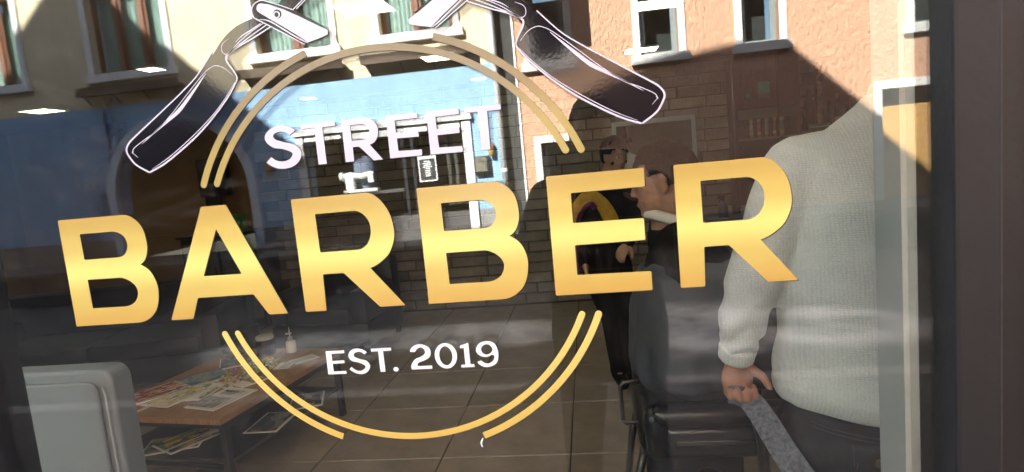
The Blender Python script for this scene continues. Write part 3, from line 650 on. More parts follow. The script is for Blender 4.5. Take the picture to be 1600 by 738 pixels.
for k in range(19):                                    # diagonal boards, clipped to the opening
    z0 = -.1 + k*.17
    z0 -= 1.1; poly = [(4.48, z0+0), (6.3, z0+1.25), (6.3, z0+1.25+.16), (4.48, z0+.16)]
    def clip(poly, zc, keep_above):
        out = []
        for i in range(len(poly)):
            a, b = poly[i-1], poly[i]; ia = (a[1] > zc) == keep_above; ib = (b[1] > zc) == keep_above
            if ia != ib: t = (zc-a[1])/(b[1]-a[1]); out.append((a[0]+(b[0]-a[0])*t, zc))
            if ib: out.append(b)
        return out
    poly = clip(clip(poly, .53, True), 2.185, False) if poly else poly
    if len(poly) > 2:
        mb = MB(); mb.prism(poly, FY-.253, FY-.262); mb.build('board', yellow_wood, gt)
mb = MB(); mb.tube([(4.62,FY-.2,1.25),(4.62,FY-.16,1.27),(4.62,FY-.16,1.43),(4.62,FY-.2,1.45)], .012, 8); mb.build('handle', black_metal, gt)
shade_box = empty('added_shade_bay'); shade_box.parent = ob  # bay added out of view, only to cast a shadow on the orange wall
mb = MB(); mb.box(-1.12, -.28, FY-.02, FY+1.15, 4.28, 6.2, bev=.02); mb.build('shade_bay_wall', orange_st, shade_box)
mb = MB(); mb.box(-1.19, -.22, FY-.02, FY+1.22, 6.2, 6.3); mb.build('shade_bay_roof', roof_m, shade_box)
mb = MB(); mb.box(-.85, -.38, FY+1.151, FY+1.17, 4.8, 5.9); mb.build('shade_bay_pane', grey_frame, shade_box)
mb = MB(); mb.prism([(-1.1,8.6),(5,11.5),(11.2,8.6)], FY+.5, FY-6); mb.build('roof', roof_m, ob)

# ------------------------------------------------------------------ the shop's own house and its neighbours
sb = empty('shop_building', (0,0,0), 'pale rendered house that holds the barber shop window', 'building')
GX0, GX1, GZ0, GZ1 = -2.35, .482, .42, 2.38
mb = MB(); wall_holes(mb, -9, 3.4, .0, 7.7, [(GX0-.06, GX1+.36, GZ0-.06, GZ1+.06)], 0.0, -.30); build_nr(mb, 'front_wall', shop_st, sb)
q = lambda x, z: (x-4.23, z+7.99)                      # roofline
prof = [(-19,8.0),q(-8.6,5.75),q(-7.51,4.6),q(-6.93,4.13),q(-6.46,3.68),q(-5.25,2.59),q(-4.5,1.8),q(-3.7,.95),(-7.0,7.9),(-4.2,7.9),q(.1,2.6),q(.45,2.75),q(.85,2.87),q(1.35,2.98),q(2.32,3.11),q(3.16,3.05),q(3.78,2.45),q(4.4,1.86),q(5.4,.9),(1.7,8.0),(5,8.0),(5,7.3),(-19,7.3)]
mb = MB(); mb.prism(prof, .4, 5.5); mb.build('gable_roof', roof_m, sb)
mb = MB(); mb.box(-9, 3.4, .31, 7.0, 2.75, 7.7); mb.build('upper_storeys', shop_st, sb)
nb = empty('neighbour_building', (0,0,0), 'rendered row house adjoining the barber shop', 'building', 'row houses on the shop side')
mb = MB(); mb.box(-40, -9.001, 0, 7, 0, 8.1); mb.build('wall', shop_st, nb)
mb = MB(); mb.prism([(-40,8.1),(-30,10),(-9.1,8.1)], .2, 6); mb.build('roof', roof_m, nb)
nb['label'] = 'rendered row house adjoining the barber shop on the left'
nb2 = empty('neighbour_building', (0,0,0), 'rendered row house adjoining the barber shop on the right', 'building', 'row houses on the shop side')
mb = MB(); mb.box(3.401, 40, 0, 7, 0, 8.1); mb.build('wall', shop_st, nb2)
mb = MB(); mb.prism([(3.5,8.1),(20,10.4),(40,8.1)], .2, 6); mb.build('roof', roof_m, nb2)

# ------------------------------------------------------------------ window
sw = empty('shop_window', (0,0,0), 'large double glazed barber shop window in a dark frame', 'window')
mb = MB()
mb.box(GX0-.058, GX0, -.03, .07, GZ0-.058, GZ1+.058, bev=.006); mb.box(GX1, GX1+.058, -.03, .07, GZ0-.058, GZ1+.058, bev=.006)
mb.box(GX0+.001, GX1-.001, -.03, .07, GZ0-.058, GZ0, bev=.006); mb.box(GX0+.001, GX1-.001, -.03, .07, GZ1, GZ1+.058, bev=.006)
mb.build('frame', anthracite, sw)
mb = MB(); mb.box(-1.105, -1.065, -.03, .07, GZ0+.001, GZ1-.001, bev=.006); mb.build('mullion', anthracite, sw)
mb = MB(); mb.box(GX1+.06, GX1+.36, -.02, .12, GZ0-.06, GZ1+.06, bev=.004); pil = mb.build('pilaster', anthracite, sw)
mb = MB()
mb = MB(); mb.box(GX1+.0565, GX1+.0615, -.024, -.0, GZ0-.05, GZ1+.05); mb.build('sealant', mat('grey_sealant', (.035,.035,.036), .7, .3, 40), sw)
for z0_, z1_ in ((.44,1.02),(1.10,1.68),(1.76,2.36)):
    mb = MB(); mb.box(GX1+.10, GX1+.32, -.034, -.019, z0_, z1_, bev=.010); mb.build('panel', anthracite, pil, ang=40)
for y in (0.0, .018):
    mb = MB(); mb.box(GX0-.01, GX1+.01, y, y+.004, GZ0-.01, GZ1+.01); mb.build('glass_pane', GLASS_OUT if y == 0 else GLASS, sw)

# ------------------------------------------------------------------ the room
XL, XR, YB, ZC = -7.0, 3.2, 5.8, 2.5
tile_m = mat('brown_floor_tile', (.26,.21,.17), .42, .24, 5, .0006, 30, rand=.10)
grout = mat('dark_grout', (.06,.045,.035), .9)
mb = MB(); mb.box(XL-.1, XR+.1, .07, YB+.1, -.12, -.006); fl = mb.build('floor', grout); fl['kind'] = 'structure'
tme = {}
def tile(ix, iy):
    x0, y0 = -.91+.71*ix, 2.18+.71*iy - 2.13
    o = bpy.data.objects.new('floor_tile', tile_me); COL.objects.link(o); o.location = (x0, y0, random.uniform(-.0005,.0005)); o.parent = fl
mb = MB(); a, b = .004, .706
vt = [mb.bm.verts.new(p) for p in ((a,a,-.006),(b,a,-.006),(b,b,-.006),(a,b,-.006),(a+.003,a+.003,0),(b-.003,a+.003,0),(b-.003,b-.003,0),(a+.003,b-.003,0))]
for f in ((4,5,6,7),(0,1,5,4),(1,2,6,5),(2,3,7,6),(3,0,4,7)): mb.bm.faces.new([vt[k] for k in f])
tile_me = bpy.data.meshes.new('floor_tile'); mb.bm.to_mesh(tile_me); mb.bm.free(); tile_me.materials.append(tile_m)
for ix in range(-8, 6):
    for iy in range(0, 8): tile(ix, iy)
ceil_m = mat('ceiling_plaster', (.30,.28,.25), .9, .05, 3)
mb = MB(); mb.box(XL-.2, XR+.2, .31, YB+.3, ZC, ZC+.2); mb.build('ceiling', ceil_m)['kind'] = 'structure'
brown_wall = mat('brown_plaster', (.25,.155,.075), .85, .12, 1.5, .002, 30)
mb = MB(); mb.box(XL, XR, YB+.012, YB+.2, -.1, ZC); bw = mb.build('back_wall', brown_wall); tag(bw, 'back wall of the room, plain brown plaster left and stone bricks right', 'wall')
mb = MB(); mb.box(XL-.2, XL, .31, YB+.2, -.1, ZC); mb.build('side_wall', brown_wall); tag(bpy.data.objects['side_wall'], 'plain brown plaster side wall at the left end of the room', 'wall')
mb = MB(); mb.box(XR, XR+.2, .31, YB+.2, -.1, ZC); o = mb.build('side_wall', mat('maroon_wall', (.085,.04,.035), .8, .1, 2)); tag(o, 'maroon side wall at the right end of the room', 'wall')
brick_m = mat('sandstone_brick', (.27,.225,.17), .85, .22, 7, .004, 30, rand=.28)
mortar = mat('dark_mortar', (.13,.10,.08), .95)
mb = MB(); mb.box(-3.80, 2.40, YB, YB+.013, 0, ZC); mo = mb.build('mortar', mortar, bw)
BH, BL = .117, .415
bmes = []
random.seed(5)
for k in range(5):
    mb = MB(); j = lambda s=.004: random.uniform(-s, s); d = .022+random.uniform(0,.012)
    w, h = BL-.012, BH-.013
    vt = [mb.bm.verts.new(p) for p in ((0,0,0),(w,0,0),(w,0,h),(0,0,h))]
    xs = [.008, w*.33, w*.68, w-.008]; fr = [[mb.bm.verts.new((x+j(), -d+j(.006), .006+j(.003) if r == 0 else h-.006+j(.003))) for x in xs] for r in (0, 1)]
    for q_ in range(3): mb.bm.faces.new([fr[0][q_], fr[0][q_+1], fr[1][q_+1], fr[1][q_]])
    mb.bm.faces.new([vt[0], vt[1]] + fr[0][::-1]); mb.bm.faces.new([vt[1], vt[2], fr[1][3], fr[0][3]]); mb.bm.faces.new([vt[2], vt[3]] + fr[1]); mb.bm.faces.new([vt[3], vt[0], fr[0][0], fr[1][0]])
    bmesh.ops.recalc_face_normals(mb.bm, faces=mb.bm.faces)
    me = bpy.data.meshes.new('brick'); mb.bm.to_mesh(me); mb.bm.free(); me.materials.append(brick_m); bmes.append(me)
nb_ = 0; rest = MB()
for r in range(21):
    off = (r % 2)*BL/2 + random.uniform(-.03,.03); x = -3.80 + (0 if r % 2 else BL/2) - (BL/2)
    x = -3.78 + (r % 2)*.2 + random.uniform(-.05,.05); 
    while x < 2.36 - .1:
        s = min(random.uniform(.82,1.16), (2.38-x)/BL)
        if nb_ < 298 and r < 20:
            o = bpy.data.objects.new('brick', random.choice(bmes)); COL.objects.link(o); o.location = (x, YB-.0005, r*BH+.006); o.scale = (s, 1, 1); o.parent = bw; nb_ += 1
        else: rest.box(x, x+BL*s-.012, YB-.026, YB-.0005, r*BH+.006, r*BH+BH-.007)
        x += BL*s
o = rest.build('upper_brick_course', brick_m, bw); o['kind'] = 'stuff'

panel_m = emis('led_panel', (1,.93,.66), 1.5)
PL = [(-1.14,2.43),(-1.11,4.08),(-1.04,5.46),(.53,3.18),(.57,4.84),(-3.06,3.25),(-2.93,5.5),(.5,1.5),(-1.2,.95),(-3.1,1.5),(-5.1,2.2),(-5.1,4.4),(2.3,1.4)]
LB = ['first ceiling light of the middle row, above the crossed razors','second ceiling light of the middle row','last ceiling light of the middle row near the brick wall','ceiling light of the right row nearer the window','ceiling light of the right row nearer the brick wall','ceiling light on the left nearer the window','ceiling light on the left close to the brick wall']
for k, (x, y) in enumerate(PL):
    big = k not in (2,5,6)
    t = empty('ceiling_light', (x, y, ZC), 'square white ceiling light: '+LB[k] if k < len(LB) else 'square white ceiling light '+['of the right row closest to the window','of the middle row closest to the window','on the left above the low table','at the far left nearer the window','at the far left nearer the back wall','at the far right above the partition'][k-7], 'ceiling light', 'square ceiling lights')
    mb = MB(); mb.box(-.14,.14,-.12,.12,-.012,-.004); mb.build('diffuser', panel_m, t)
    mb = MB(); mb.box(-.155,.155,-.135,-.121,-.016,0); mb.box(-.155,.155,.121,.135,-.016,0); mb.box(-.155,-.141,-.121,.121,-.016,0); mb.box(.141,.155,-.121,.121,-.016,0); mb.build('frame', white_paint, t)
    if not big: t.scale = (.5,.55,1); t['label'] = 'small '+t['label']

# white partition beside the window
pt = empty('partition', (0,0,0), 'plain pale white partition panel at the right edge of the window', 'partition')
mb = MB(); mb.box(.452, .90, .071, .11, .37, 2.43, bev=.003); mb.build('panel', mat('pale_panel', (.78,.83,.85), .55, .04, 3), pt)
mb = MB(); mb.box(.4435, .4515, .030, .112, .37, 2.43); mb.build('edge_strip', mat('panel_edge', (.45,.50,.52), .4), pt)

# ------------------------------------------------------------------ low table with magazines
TA = radians(-8.7)                                   # the table stands slightly turned
tb = empty('coffee_table', (-1.88, 1.75, 0), 'low wooden table on dark steel legs by the window, covered with magazines', 'table', rz=TA)
oak = mat('brown_oak', (.30,.165,.085), .45, .28, 5, .0008, 40, stretch=(14,1.2,4))
steel = mat('dark_steel', (.03,.03,.034), .4, .1, 8, metal=.3)
TW, TL, TZ = .86, 1.13, .45
for k in range(4):                                    # planks of the top
    mb = MB(); mb.box(-TW+k*TW/4+.0015, -TW+(k+1)*TW/4-.0015, 0, TL, TZ-.032, TZ+random.uniform(-.0006,.0006), bev=.003); mb.build('plank', oak, tb)
for x, y in ((-.03,.05),(-TW+.03,.05),(-.03,TL-.05),(-TW+.03,TL-.05)):
    mb = MB(); mb.box(x-.018, x+.018, y-.018, y+.018, 0, TZ-.034, bev=.003); mb.build('leg', steel, tb)
mb = MB(); mb.box(-TW+.048,-.048,.03,.045,.17,.19); mb.box(-TW+.048,-.048,TL-.045,TL-.03,.17,.19); mb.box(-TW+.02,-.02,.068,TL-.068,.19,.205); mb.build('lower_shelf', steel, tb)
mb = MB(); mb.box(-TW+.048,-.048,.04,.06,TZ-.07,TZ-.034); mb.box(-TW+.048,-.048,TL-.06,TL-.04,TZ-.07,TZ-.034); mb.box(-.045,-.015,.068,TL-.068,TZ-.07,TZ-.034); mb.box(-TW+.015,-TW+.045,.068,TL-.068,TZ-.07,TZ-.034); mb.build('rail', steel, tb)
RT = Matrix.Rotation(TA, 3, 'Z')
def tpos(x, y, z=TZ): v = RT @ Vector((x, y, 0)); return (v.x-1.88, v.y+1.75, z)
def cover(name, cols, sc=14, seed=0):
    M = bpy.data.materials.new(name); M.use_nodes = True; t = M.node_tree; N = t.nodes; L = t.links; p = N['Principled BSDF']; p.inputs['Roughness'].default_value = .35
    tc = N.new('ShaderNodeTexCoord'); mp = N.new('ShaderNodeMapping'); mp.inputs['Location'].default_value = (seed*3.1, seed*1.7, seed)
    mp.inputs['Scale'].default_value = (sc*2.2, sc*1.1, 1)
    v = N.new('ShaderNodeTexVoronoi'); v.distance = 'CHEBYCHEV'; v.inputs['Scale'].default_value = 1; v.inputs['Randomness'].default_value = .8
    n = N.new('ShaderNodeTexNoise'); n.inputs['Scale'].default_value = 3.5; n.inputs['Detail'].default_value = 6
    s = N.new('ShaderNodeSeparateColor'); cr = N.new('ShaderNodeValToRGB'); cr.color_ramp.interpolation = 'CONSTANT'
    L.new(tc.outputs['Object'], mp.inputs[0]); L.new(mp.outputs[0], v.inputs['Vector']); L.new(mp.outputs[0], n.inputs['Vector'])
    L.new(v.outputs['Color'], s.inputs[0])
    ad = N.new('ShaderNodeMath'); ad.operation = 'MULTIPLY_ADD'; ad.inputs[1].default_value = .55; L.new(n.outputs[0], ad.inputs[0]); 
    ml = N.new('ShaderNodeMath'); ml.operation = 'MULTIPLY'; ml.inputs[1].default_value = .6; L.new(s.outputs[0], ml.inputs[0]); L.new(ml.outputs[0], ad.inputs[2])
    L.new(ad.outputs[0], cr.inputs[0]); e = cr.color_ramp.elements
    for i, c_ in enumerate(cols):
        el = e[i] if i < 2 else e.new(.5)
        el.position = .12 + .76*i/len(cols)
        el.color = (*c_, 1)
    L.new(cr.outputs[0], p.inputs['Base Color']); return M
paper = mat('page_edges', (.74,.72,.68), .7, .05, 30)
def magazine(x, y, w, l, rz, m_, label, z=TZ+.001, th=.006, tilt=0, group='magazines on the table', extra=None):
    t = empty('magazine', tpos(x, y, z), label, 'magazine', group, TA+rz); t.rotation_euler = (tilt, 0, TA+rz)
    mb = MB(); nx, ny = 6, 8; top = []
    for a in range(nx+1):
        for b in range(ny+1):
            u, v_ = a/nx, b/ny; zz = th + .0015*sin(u*3.1+x*9) + .004*max(0, u-.8)*5*(.5+.5*sin(v_*4))
            top.append(mb.bm.verts.new(((w-.016)*(u-.5), (l-.016)*(v_-.5), zz)))
    for a in range(nx):
        for b in range(ny): mb.bm.faces.new([top[a*(ny+1)+b], top[(a+1)*(ny+1)+b], top[(a+1)*(ny+1)+b+1], top[a*(ny+1)+b+1]])
    mb.build('cover', m_, t, True)
    mb = MB(); mb.box(-w/2, w/2, -l/2, l/2, 0, th-.0012); mb.build('pages', paper, t)
    if extra: extra(t, w, l, th)
    return t
red, wht, grn, blk, yel, blu, gry = (.50,.04,.06), (.70,.68,.64), (.12,.24,.09), (.03,.03,.035), (.66,.46,.05), (.05,.15,.25), (.22,.22,.23)
magazine(-.66, .19, .23, .29, radians(-12), cover('leaflet_red_print', [red, wht, grn, red, gry, wht], 20, 1), 'red, green and white leaflet at the front left of the table')
magazine(-.42, .33, .18, .26, radians(12), cover('leaflet_yellow_print', [yel, grn, yel, wht, gry, red], 18, 2), 'yellow and green leaflet between the red leaflet and the white magazine', z=TZ+.003)
magazine(-.60, .53, .24, .30, radians(-30), cover('blue_cover_print', [blu, (.12,.2,.26), (.3,.36,.36), blu, grn], 9, 3), 'dark blue magazine behind the red leaflet')
def markt(t, w, l, th):
    cu = bpy.data.curves.new('tmp', 'FONT'); cu.body = 'MARKT'; cu.size = .045; cu.extrude = .0002; cu.align_x = 'CENTER'; cu.offset = .0006
    o = bpy.data.objects.new('tmp', cu); COL.objects.link(o); dg = bpy.context.evaluated_depsgraph_get(); me = bpy.data.meshes.new_from_object(o.evaluated_get(dg)); bpy.data.objects.remove(o)
    me.materials.clear(); me.name = 'title_print'
    for v in me.vertices: v.co = Vector((v.co.x*.95, v.co.y + l*.24, th+.0035))
    link('title_print', me, black_metal, t)
    mb = MB(); mb.box(-w*.47, w*.44, -l*.44, l*.02, th+.0018, th+.0026); mb.build('cover_photo', cover('cover_photo_print', [gry, (.12,.10,.12), (.35,.34,.33), (.2,.17,.18), blk], 26, 6), t)
    mb = MB()
    for k in range(2): mb.box(-w*.28, w*(.2-.1*k), l*(.19-.05*k), l*(.205-.05*k), th+.002, th+.0034)
    mb.build('small_print', grey_frame, t)
magazine(-.20, .24, .22, .29, radians(-8), mat('white_cover', (.68,.65,.61), .4, .06, 8), 'white magazine titled MARKT at the front right of the table', z=TZ+.004, extra=markt)
magazine(-.31, .50, .21, .28, radians(70), cover('orange_cover_print', [(.4,.12,.06), wht, (.3,.22,.1), gry, red], 16, 7), 'orange and white leaflet under the sweets')
magazine(-.14, .90, .11, .16, radians(-30), mat('note_paper', (.52,.48,.42), .6, .04, 9), 'small pale card near the far right table corner', th=.003)
magazine(-.20, .78, .10, .13, radians(15), mat('note_paper_pale', (.46,.42,.38), .6, .04, 9), 'small cream card in front of the other card', th=.003)
magazine(-.62, .85, .2, .26, radians(40), cover('dark_cover_print', [blk, gry, blk, (.1,.08,.07)], 9, 9), 'black magazine at the far left corner of the table')
magazine(-.52, .20, .22, .30, radians(-62), cover('green_cover_print', [(.10,.12,.06), grn, (.3,.28,.08), (.06,.08,.1), yel], 9, 10), 'green and yellow magazine on the lower shelf', z=.207)
magazine(-.12, .50, .20, .28, radians(10), cover('grey_cover_print', [gry, blk, (.3,.3,.3), (.10,.14,.18)], 10, 11), 'grey magazine on the lower shelf behind the near leg', z=.207)
magazine(-.10, .82, .2, .26, radians(30), cover('pale_cover_print', [(.35,.34,.32), gry, blk, (.25,.25,.26)], 10, 12), 'pale grey magazine at the back of the lower shelf', z=.207)
magazine(-.70, .30, .22, .29, radians(-22), cover('striped_cover_print', [red, yel, wht, red, blk, wht], 24, 14), 'red and yellow striped magazine tucked under the blue one', z=TZ+.008)
magazine(-.50, .24, .20, .28, radians(-6), cover('busy_cover_print', [red, wht, grn, yel, wht, blu], 26, 15), 'busy multicoloured leaflet beside the white titled magazine', z=TZ+.010)
magazine(-.46, .24, .22, .30, radians(-20), cover('olive_cover_print', [(.3,.3,.05), grn, blk, yel], 12, 16), 'olive magazine lying on top of the lower shelf pile', z=.216)
# sweets: a loose heap
sweet_cols = [(.35,.42,.10), (.5,.5,.46), (.5,.12,.06), (.16,.3,.08), (.5,.4,.1), (.2,.14,.3)]
mats_s = [mat('sweet_wrapper', c_, .3, .1, 60) for c_ in sweet_cols]
mb = MB(); random.seed(21)
for k in range(170):
    a = random.random()*6.28; r = sqrt(random.random()); p = tpos(-.36+.13*r*cos(a), .66+.22*r*sin(a), TZ+.012+.026*(1-r)*random.random()+.006*random.random())
    g = mb.ell(p, (.014,.009,.008), Matrix.Rotation(random.random()*6, 3, 'Z'), 1)
    idx = random.randrange(6)
    for v in g:
        for f in v.link_faces: f.material_index = idx
o = mb.build('sweets', mats_s[0], None, True)
for m_ in mats_s[1:]: o.data.materials.append(m_)
tag(o, 'heap of colourful wrapped sweets spread on the wooden table', 'sweets', kind='stuff')
jar = empty('glass_jar', tpos(-.50, 1.0), 'glass jar with a pale lid at the far end of the table', 'jar')
mb = MB(); mb.lathe([(.05,0),(.062,.01),(.064,.09),(.05,.105),(.048,.11)], n=24); mb.build('body', glass_mat('jar_glass', 1.5, 1, (.7,.72,.7)), jar, True)
mb = MB(); mb.lathe([(.046,.002),(.056,.02),(.056,.06),(.04,.07)], n=18); mb.build('filling', mat('jar_filling', (.10,.07,.16), .5, .5, 60), jar, True)
mb = MB(); mb.lathe([(.056,.108),(.058,.112),(.058,.128),(.052,.134)], n=24); mb.build('lid', mat('pale_lid', (.45,.42,.38), .4), jar, ang=40)
bowl = empty('glass_bowl', tpos(-.70, .93), 'small glass bowl catching the light at the far left table corner', 'bowl')
mb = MB(); mb.lathe([(.03,0),(.04,.004),(.075,.035),(.085,.07),(.08,.07),(.07,.037),(.036,.008),(.02,.006)], n=26); mb.build('body', glass_mat('bowl_glass', 1.9, 1, (.8,.82,.85)), bowl, True)
pb = empty('pump_bottle', tpos(-.34, 1.05), 'white pump dispenser bottle at the far end of the table', 'bottle')
mb = MB(); mb.lathe([(.026,0),(.032,.004),(.032,.07),(.028,.078),(.014,.082)], n=22); mb.build('body', mat('cream_plastic', (.55,.50,.42), .4), pb, ang=40)
mb = MB(); mb.lathe([(.015,.08),(.016,.083),(.016,.105),(.012,.108)], n=16); mb.build('collar', mat('grey_plastic', (.3,.3,.3), .4), pb, ang=40)
mb = MB(); mb.tube([(0,0,.105),(0,0,.150)], .005, 8); mb.tube([(-.028,0,.128),(.012,0,.13)], .006, 8); mb.tube([(0,0,.15),(0,0,.175)], .003, 6); mb.build('pump', mat('pale_pump', (.5,.5,.48), .4), pb)

# ------------------------------------------------------------------ dark leather seats behind the table
leather = mat('black_leather', (.022,.024,.028), .42, .15, 10, .0015, 60, spec=.45)
def seat(name, x, y, w, d, rz, label, cushions):
    t = empty(name, (x, y, 0), label, 'armchair' if cushions == 1 else 'sofa', rz=rz)
    mb = MB(); mb.box(-w/2, w/2, -d/2, d/2, .08, .30, bev=.03); mb.build('base', leather, t, ang=50)
    mb = MB(); mb.box(-w/2, w/2, d/2-.2, d/2, .301, .80, bev=.06); mb.build('backrest', leather, t, ang=50)
    for s in (-1, 1):
        mb = MB(); mb.box(s*w/2-(.16 if s > 0 else 0), s*w/2+(.16 if s < 0 else 0), -d/2, d/2-.201, .301, .60, bev=.05); mb.build('armrest', leather, t, ang=50)
    cw = (w-.34)/cushions
    for k in range(cushions):
        mb = MB(); mb.box(-w/2+.17+k*cw+.004, -w/2+.17+(k+1)*cw-.004, -d/2-.01, d/2-.21, .302, .44, bev=.04); mb.build('seat_cushion', leather, t, ang=50)
    for sx in (-1, 1):
        for sy in (-1, 1):
            mb = MB(); mb.box(sx*(w/2-.06)-.02, sx*(w/2-.06)+.02, sy*(d/2-.06)-.02, sy*(d/2-.06)+.02, 0, .08); mb.build('leg', steel, t)
seat('sofa', -4.15, 3.75, 2.1, .9, radians(12), 'black leather sofa standing behind the low table', 2)
seat('armchair', -2.45, 4.55, .95, .85, radians(-4), 'black leather armchair to the right of the sofa', 1)
# box on the plain wall, red and green boxes on a cabinet
wb = empty('wall_speaker', (-4.32, YB, 1.5), 'black boxy speaker mounted on the plain brown wall', 'speaker')
mb = MB(); mb.box(-.17,.17,-.12,.01,.02,.47, bev=.015); mb.build('cabinet', black_metal, wb, ang=40)
mb = MB(); mb.box(-.09,.10,-.16,-.121,-.14,.18, bev=.01); mb.build('bracket', anthracite, wb)
cbn = empty('side_cabinet', (-4.1, YB-.28, 0), 'dark mesh fronted side cabinet against the wall', 'cabinet')
mb = MB(); mb.box(-.45,.45,-.22,.22,.08,1.08, bev=.01); mb.build('body', anthracite, cbn)
mb = MB(); mb.box(-.48,.48,-.25,.24,1.081,1.11, bev=.005); mb.build('top', steel, cbn)
for s in (-1, 1):
    mb = MB(); mb.box(s*.22-.2, s*.22+.2, -.235,-.221,.14,1.02, bev=.004); d = mb.build('door', mat('mesh_door', (.08,.075,.07), .5, .5, 60), cbn)
    mb = MB(); mb.tube([(s*.05,-.25,.6),(s*.05,-.25,.75)], .008, 8); mb.build('handle', steel, d)
for x, w, h, c_, n_, cn in ((-4.16,.17,.17,(.30,.03,.035),'red box standing on the dark side cabinet','red_card'), (-3.96,.15,.19,(.06,.26,.04),'green box next to the red box','green_card')):
    t = empty('box', (x, YB-.3, 1.112), n_, 'box'); mb = MB(); mb.box(-w/2,w/2,-.06,.06,0,h, bev=.004); mb.build('carton', mat(cn, c_, .5), t)
    mb = MB(); mb.box(-w/2-.002,w/2+.002,-.062,.062,h*.72,h*.76); mb.build('lid_edge', mat(cn+'_edge', tuple(q_*.6 for q_ in c_), .5), t)

# ------------------------------------------------------------------ grey plastic stand at the left edge
gs = empty('grey_stand', (-1.10, .25, 0), 'grey moulded plastic sign stand cut off by the left edge', 'stand')
gpl = mat('grey_plastic_shell', (.20,.225,.245), .42, .04, 6, .0004, 90)
def rrect(x0, x1, z0, z1, r, n=6):
    o = []
    for cx_, cz_, a0 in ((x1-r,z0+r,-90),(x1-r,z1-r,0),(x0+r,z1-r,90),(x0+r,z0+r,180)):
        for k in range(n+1): a = radians(a0+90*k/n); o.append((cx_+r*cos(a), cz_+r*sin(a)))
    return o
mb = MB(); mb.prism(rrect(-.42,.072,.28,1.205,.03), -.03, .03); o = mb.build('panel', gpl, gs)
bv = o.modifiers.new('b', 'BEVEL'); bv.width = .008; bv.segments = 3; bv.limit_method = 'ANGLE'
mb = MB(); mb.prism(rrect(-.40,.042,.31,1.182,.025), -.040, -.031); o = mb.build('rim', gpl, gs)
bv = o.modifiers.new('b', 'BEVEL'); bv.width = .005; bv.segments = 2; bv.limit_method = 'ANGLE'
mb = MB(); mb.tube([(.056,-.034,.34),(.056,-.034,1.15),(.052,-.034,1.168)], .0022, 6); mb.build('seam', mat('pale_seam', (.4,.42,.44), .3), gs)
mb = MB(); mb.box(-.46,.10,-.16,.16,0,.28, bev=.05); mb.build('base', gpl, gs, ang=50)

# ------------------------------------------------------------------ back wall: mirror, cabinet, shelf of bottles
mirror_m = mat('mirror_silver', (.75,.77,.78), .02, metal=1)
mir = empty('wall_mirror', (.3, YB-.035, 0), 'wall mirror in a pale frame behind the barber', 'mirror')
mb = MB(); mb.box(.045,.83,-.005,.005,.95,1.87); mb.build('glass', mirror_m, mir)
mb = MB(); mb.box(0,.044,-.02,.02,.9,1.92, bev=.005); mb.box(.831,.87,-.02,.02,.9,1.92, bev=.005); mb.box(.045,.83,-.02,.02,1.871,1.92, bev=.005); mb.box(.045,.83,-.02,.02,.9,.949, bev=.005); mb.build('frame', mat('pale_grey_frame', (.45,.50,.50), .4), mir)
cab = empty('display_cabinet', (1.50, YB-.30, 0), 'maroon display cabinet with an open shelf of amber bottles', 'cabinet')
maroon = mat('maroon_wood', (.095,.03,.028), .5, .2, 5, .001, 30, stretch=(8,8,1))
mb = MB(); mb.box(0,.04,0,.26,0,2.42); mb.box(.60,.64,0,.26,0,2.42); mb.box(.041,.599,.23,.26,0,2.42); mb.box(.041,.599,0,.229,1.90,2.42); mb.build('carcass', maroon, cab)
mb = MB(); mb.box(.041,.599,-.004,.229,1.80,1.895); mb.build('grey_pelmet', mat('grey_green_board', (.14,.14,.11), .6), cab)
mb = MB(); mb.box(.041,.599,0,.229,1.595,1.61); mb.build('shelf', oak, cab)
mb = MB(); mb.box(.041,.599,.01,.229,.86,1.594); mb.build('lower_door', black_metal, cab)
for x in (-.012, .42):
    mb = MB(); mb.box(x,x+.014,-.025,-.006,.86,2.40); mb.build('chrome_trim', mat('chrome_trim', (.5,.52,.52), .2, metal=1), cab)
amber = mat('amber_liquid', (.75,.30,.08), .2, .4, 40, coat=.5); goldcap = mat('gold_cap', (.9,.62,.22), .35, metal=.3)
def bottle(x, y, z, r, h, mb_, cap_, label, group, neck=.35):
    t = empty('bottle', (x, y, z), label, 'bottle', group)
    mb = MB(); mb.lathe([(r*.8,0),(r,.008),(r,h*.66),(r*.9,h*.72),(r*neck,h*.8),(r*neck,h*.84)], n=16); mb.build('body', mb_, t, ang=45)
    mb = MB(); mb.lathe([(r*neck*1.3,h*.84),(r*neck*1.35,h*.85),(r*neck*1.35,h*.98),(r*neck,h)], n=14); mb.build('cap', cap_, t, ang=45)
    mb = MB(); mb.lathe([(r*1.012,h*.15),(r*1.014,h*.16),(r*1.014,h*.3),(r*1.012,h*.31)], n=16); mb.build('label_band', cap_, t)
ORD = ['first','second','third','fourth','fifth']
clr = mat('pale_glass_body', (.60,.52,.38), .2, .1, 20, coat=.5)
for k in range(5): bottle(1.69+.075*k, YB-.20, 1.611, .018, .19, clr if k % 2 == 0 else amber, goldcap, '%s amber and gold bottle from the left on the cabinet shelf' % ORD[k], 'amber bottles in the cabinet', .8)
sg = empty('wall_sign', (1.80, YB-.305, 2.0), 'small teal and white notice on the maroon cabinet', 'sign')
mb = MB(); mb.box(-.055,.055,-.004,0,0,.15); mb.build('sheet', mat('teal_print', (.07,.45,.40), .5, .5, 40), sg)
mb = MB(); mb.box(-.05,.05,-.006,-.0045,.005,.045); mb.build('white_block', mat('grey_print', (.22,.24,.26), .5, .4, 60), sg)
hk = empty('wall_clock', (1.64, YB-.305, 2.03), 'little round gauge beside the teal notice', 'gauge')
mb = MB(); mb.lathe([(.03,-.012),(.032,-.01),(.032,0),(.03,.0)], n=20, axis='Y'); mb.build('dial', grey_frame, hk)
mb = MB(); mb.box(-.002,.002,-.016,-.013,-.01,.018); mb.build('needle', white_paint, hk)
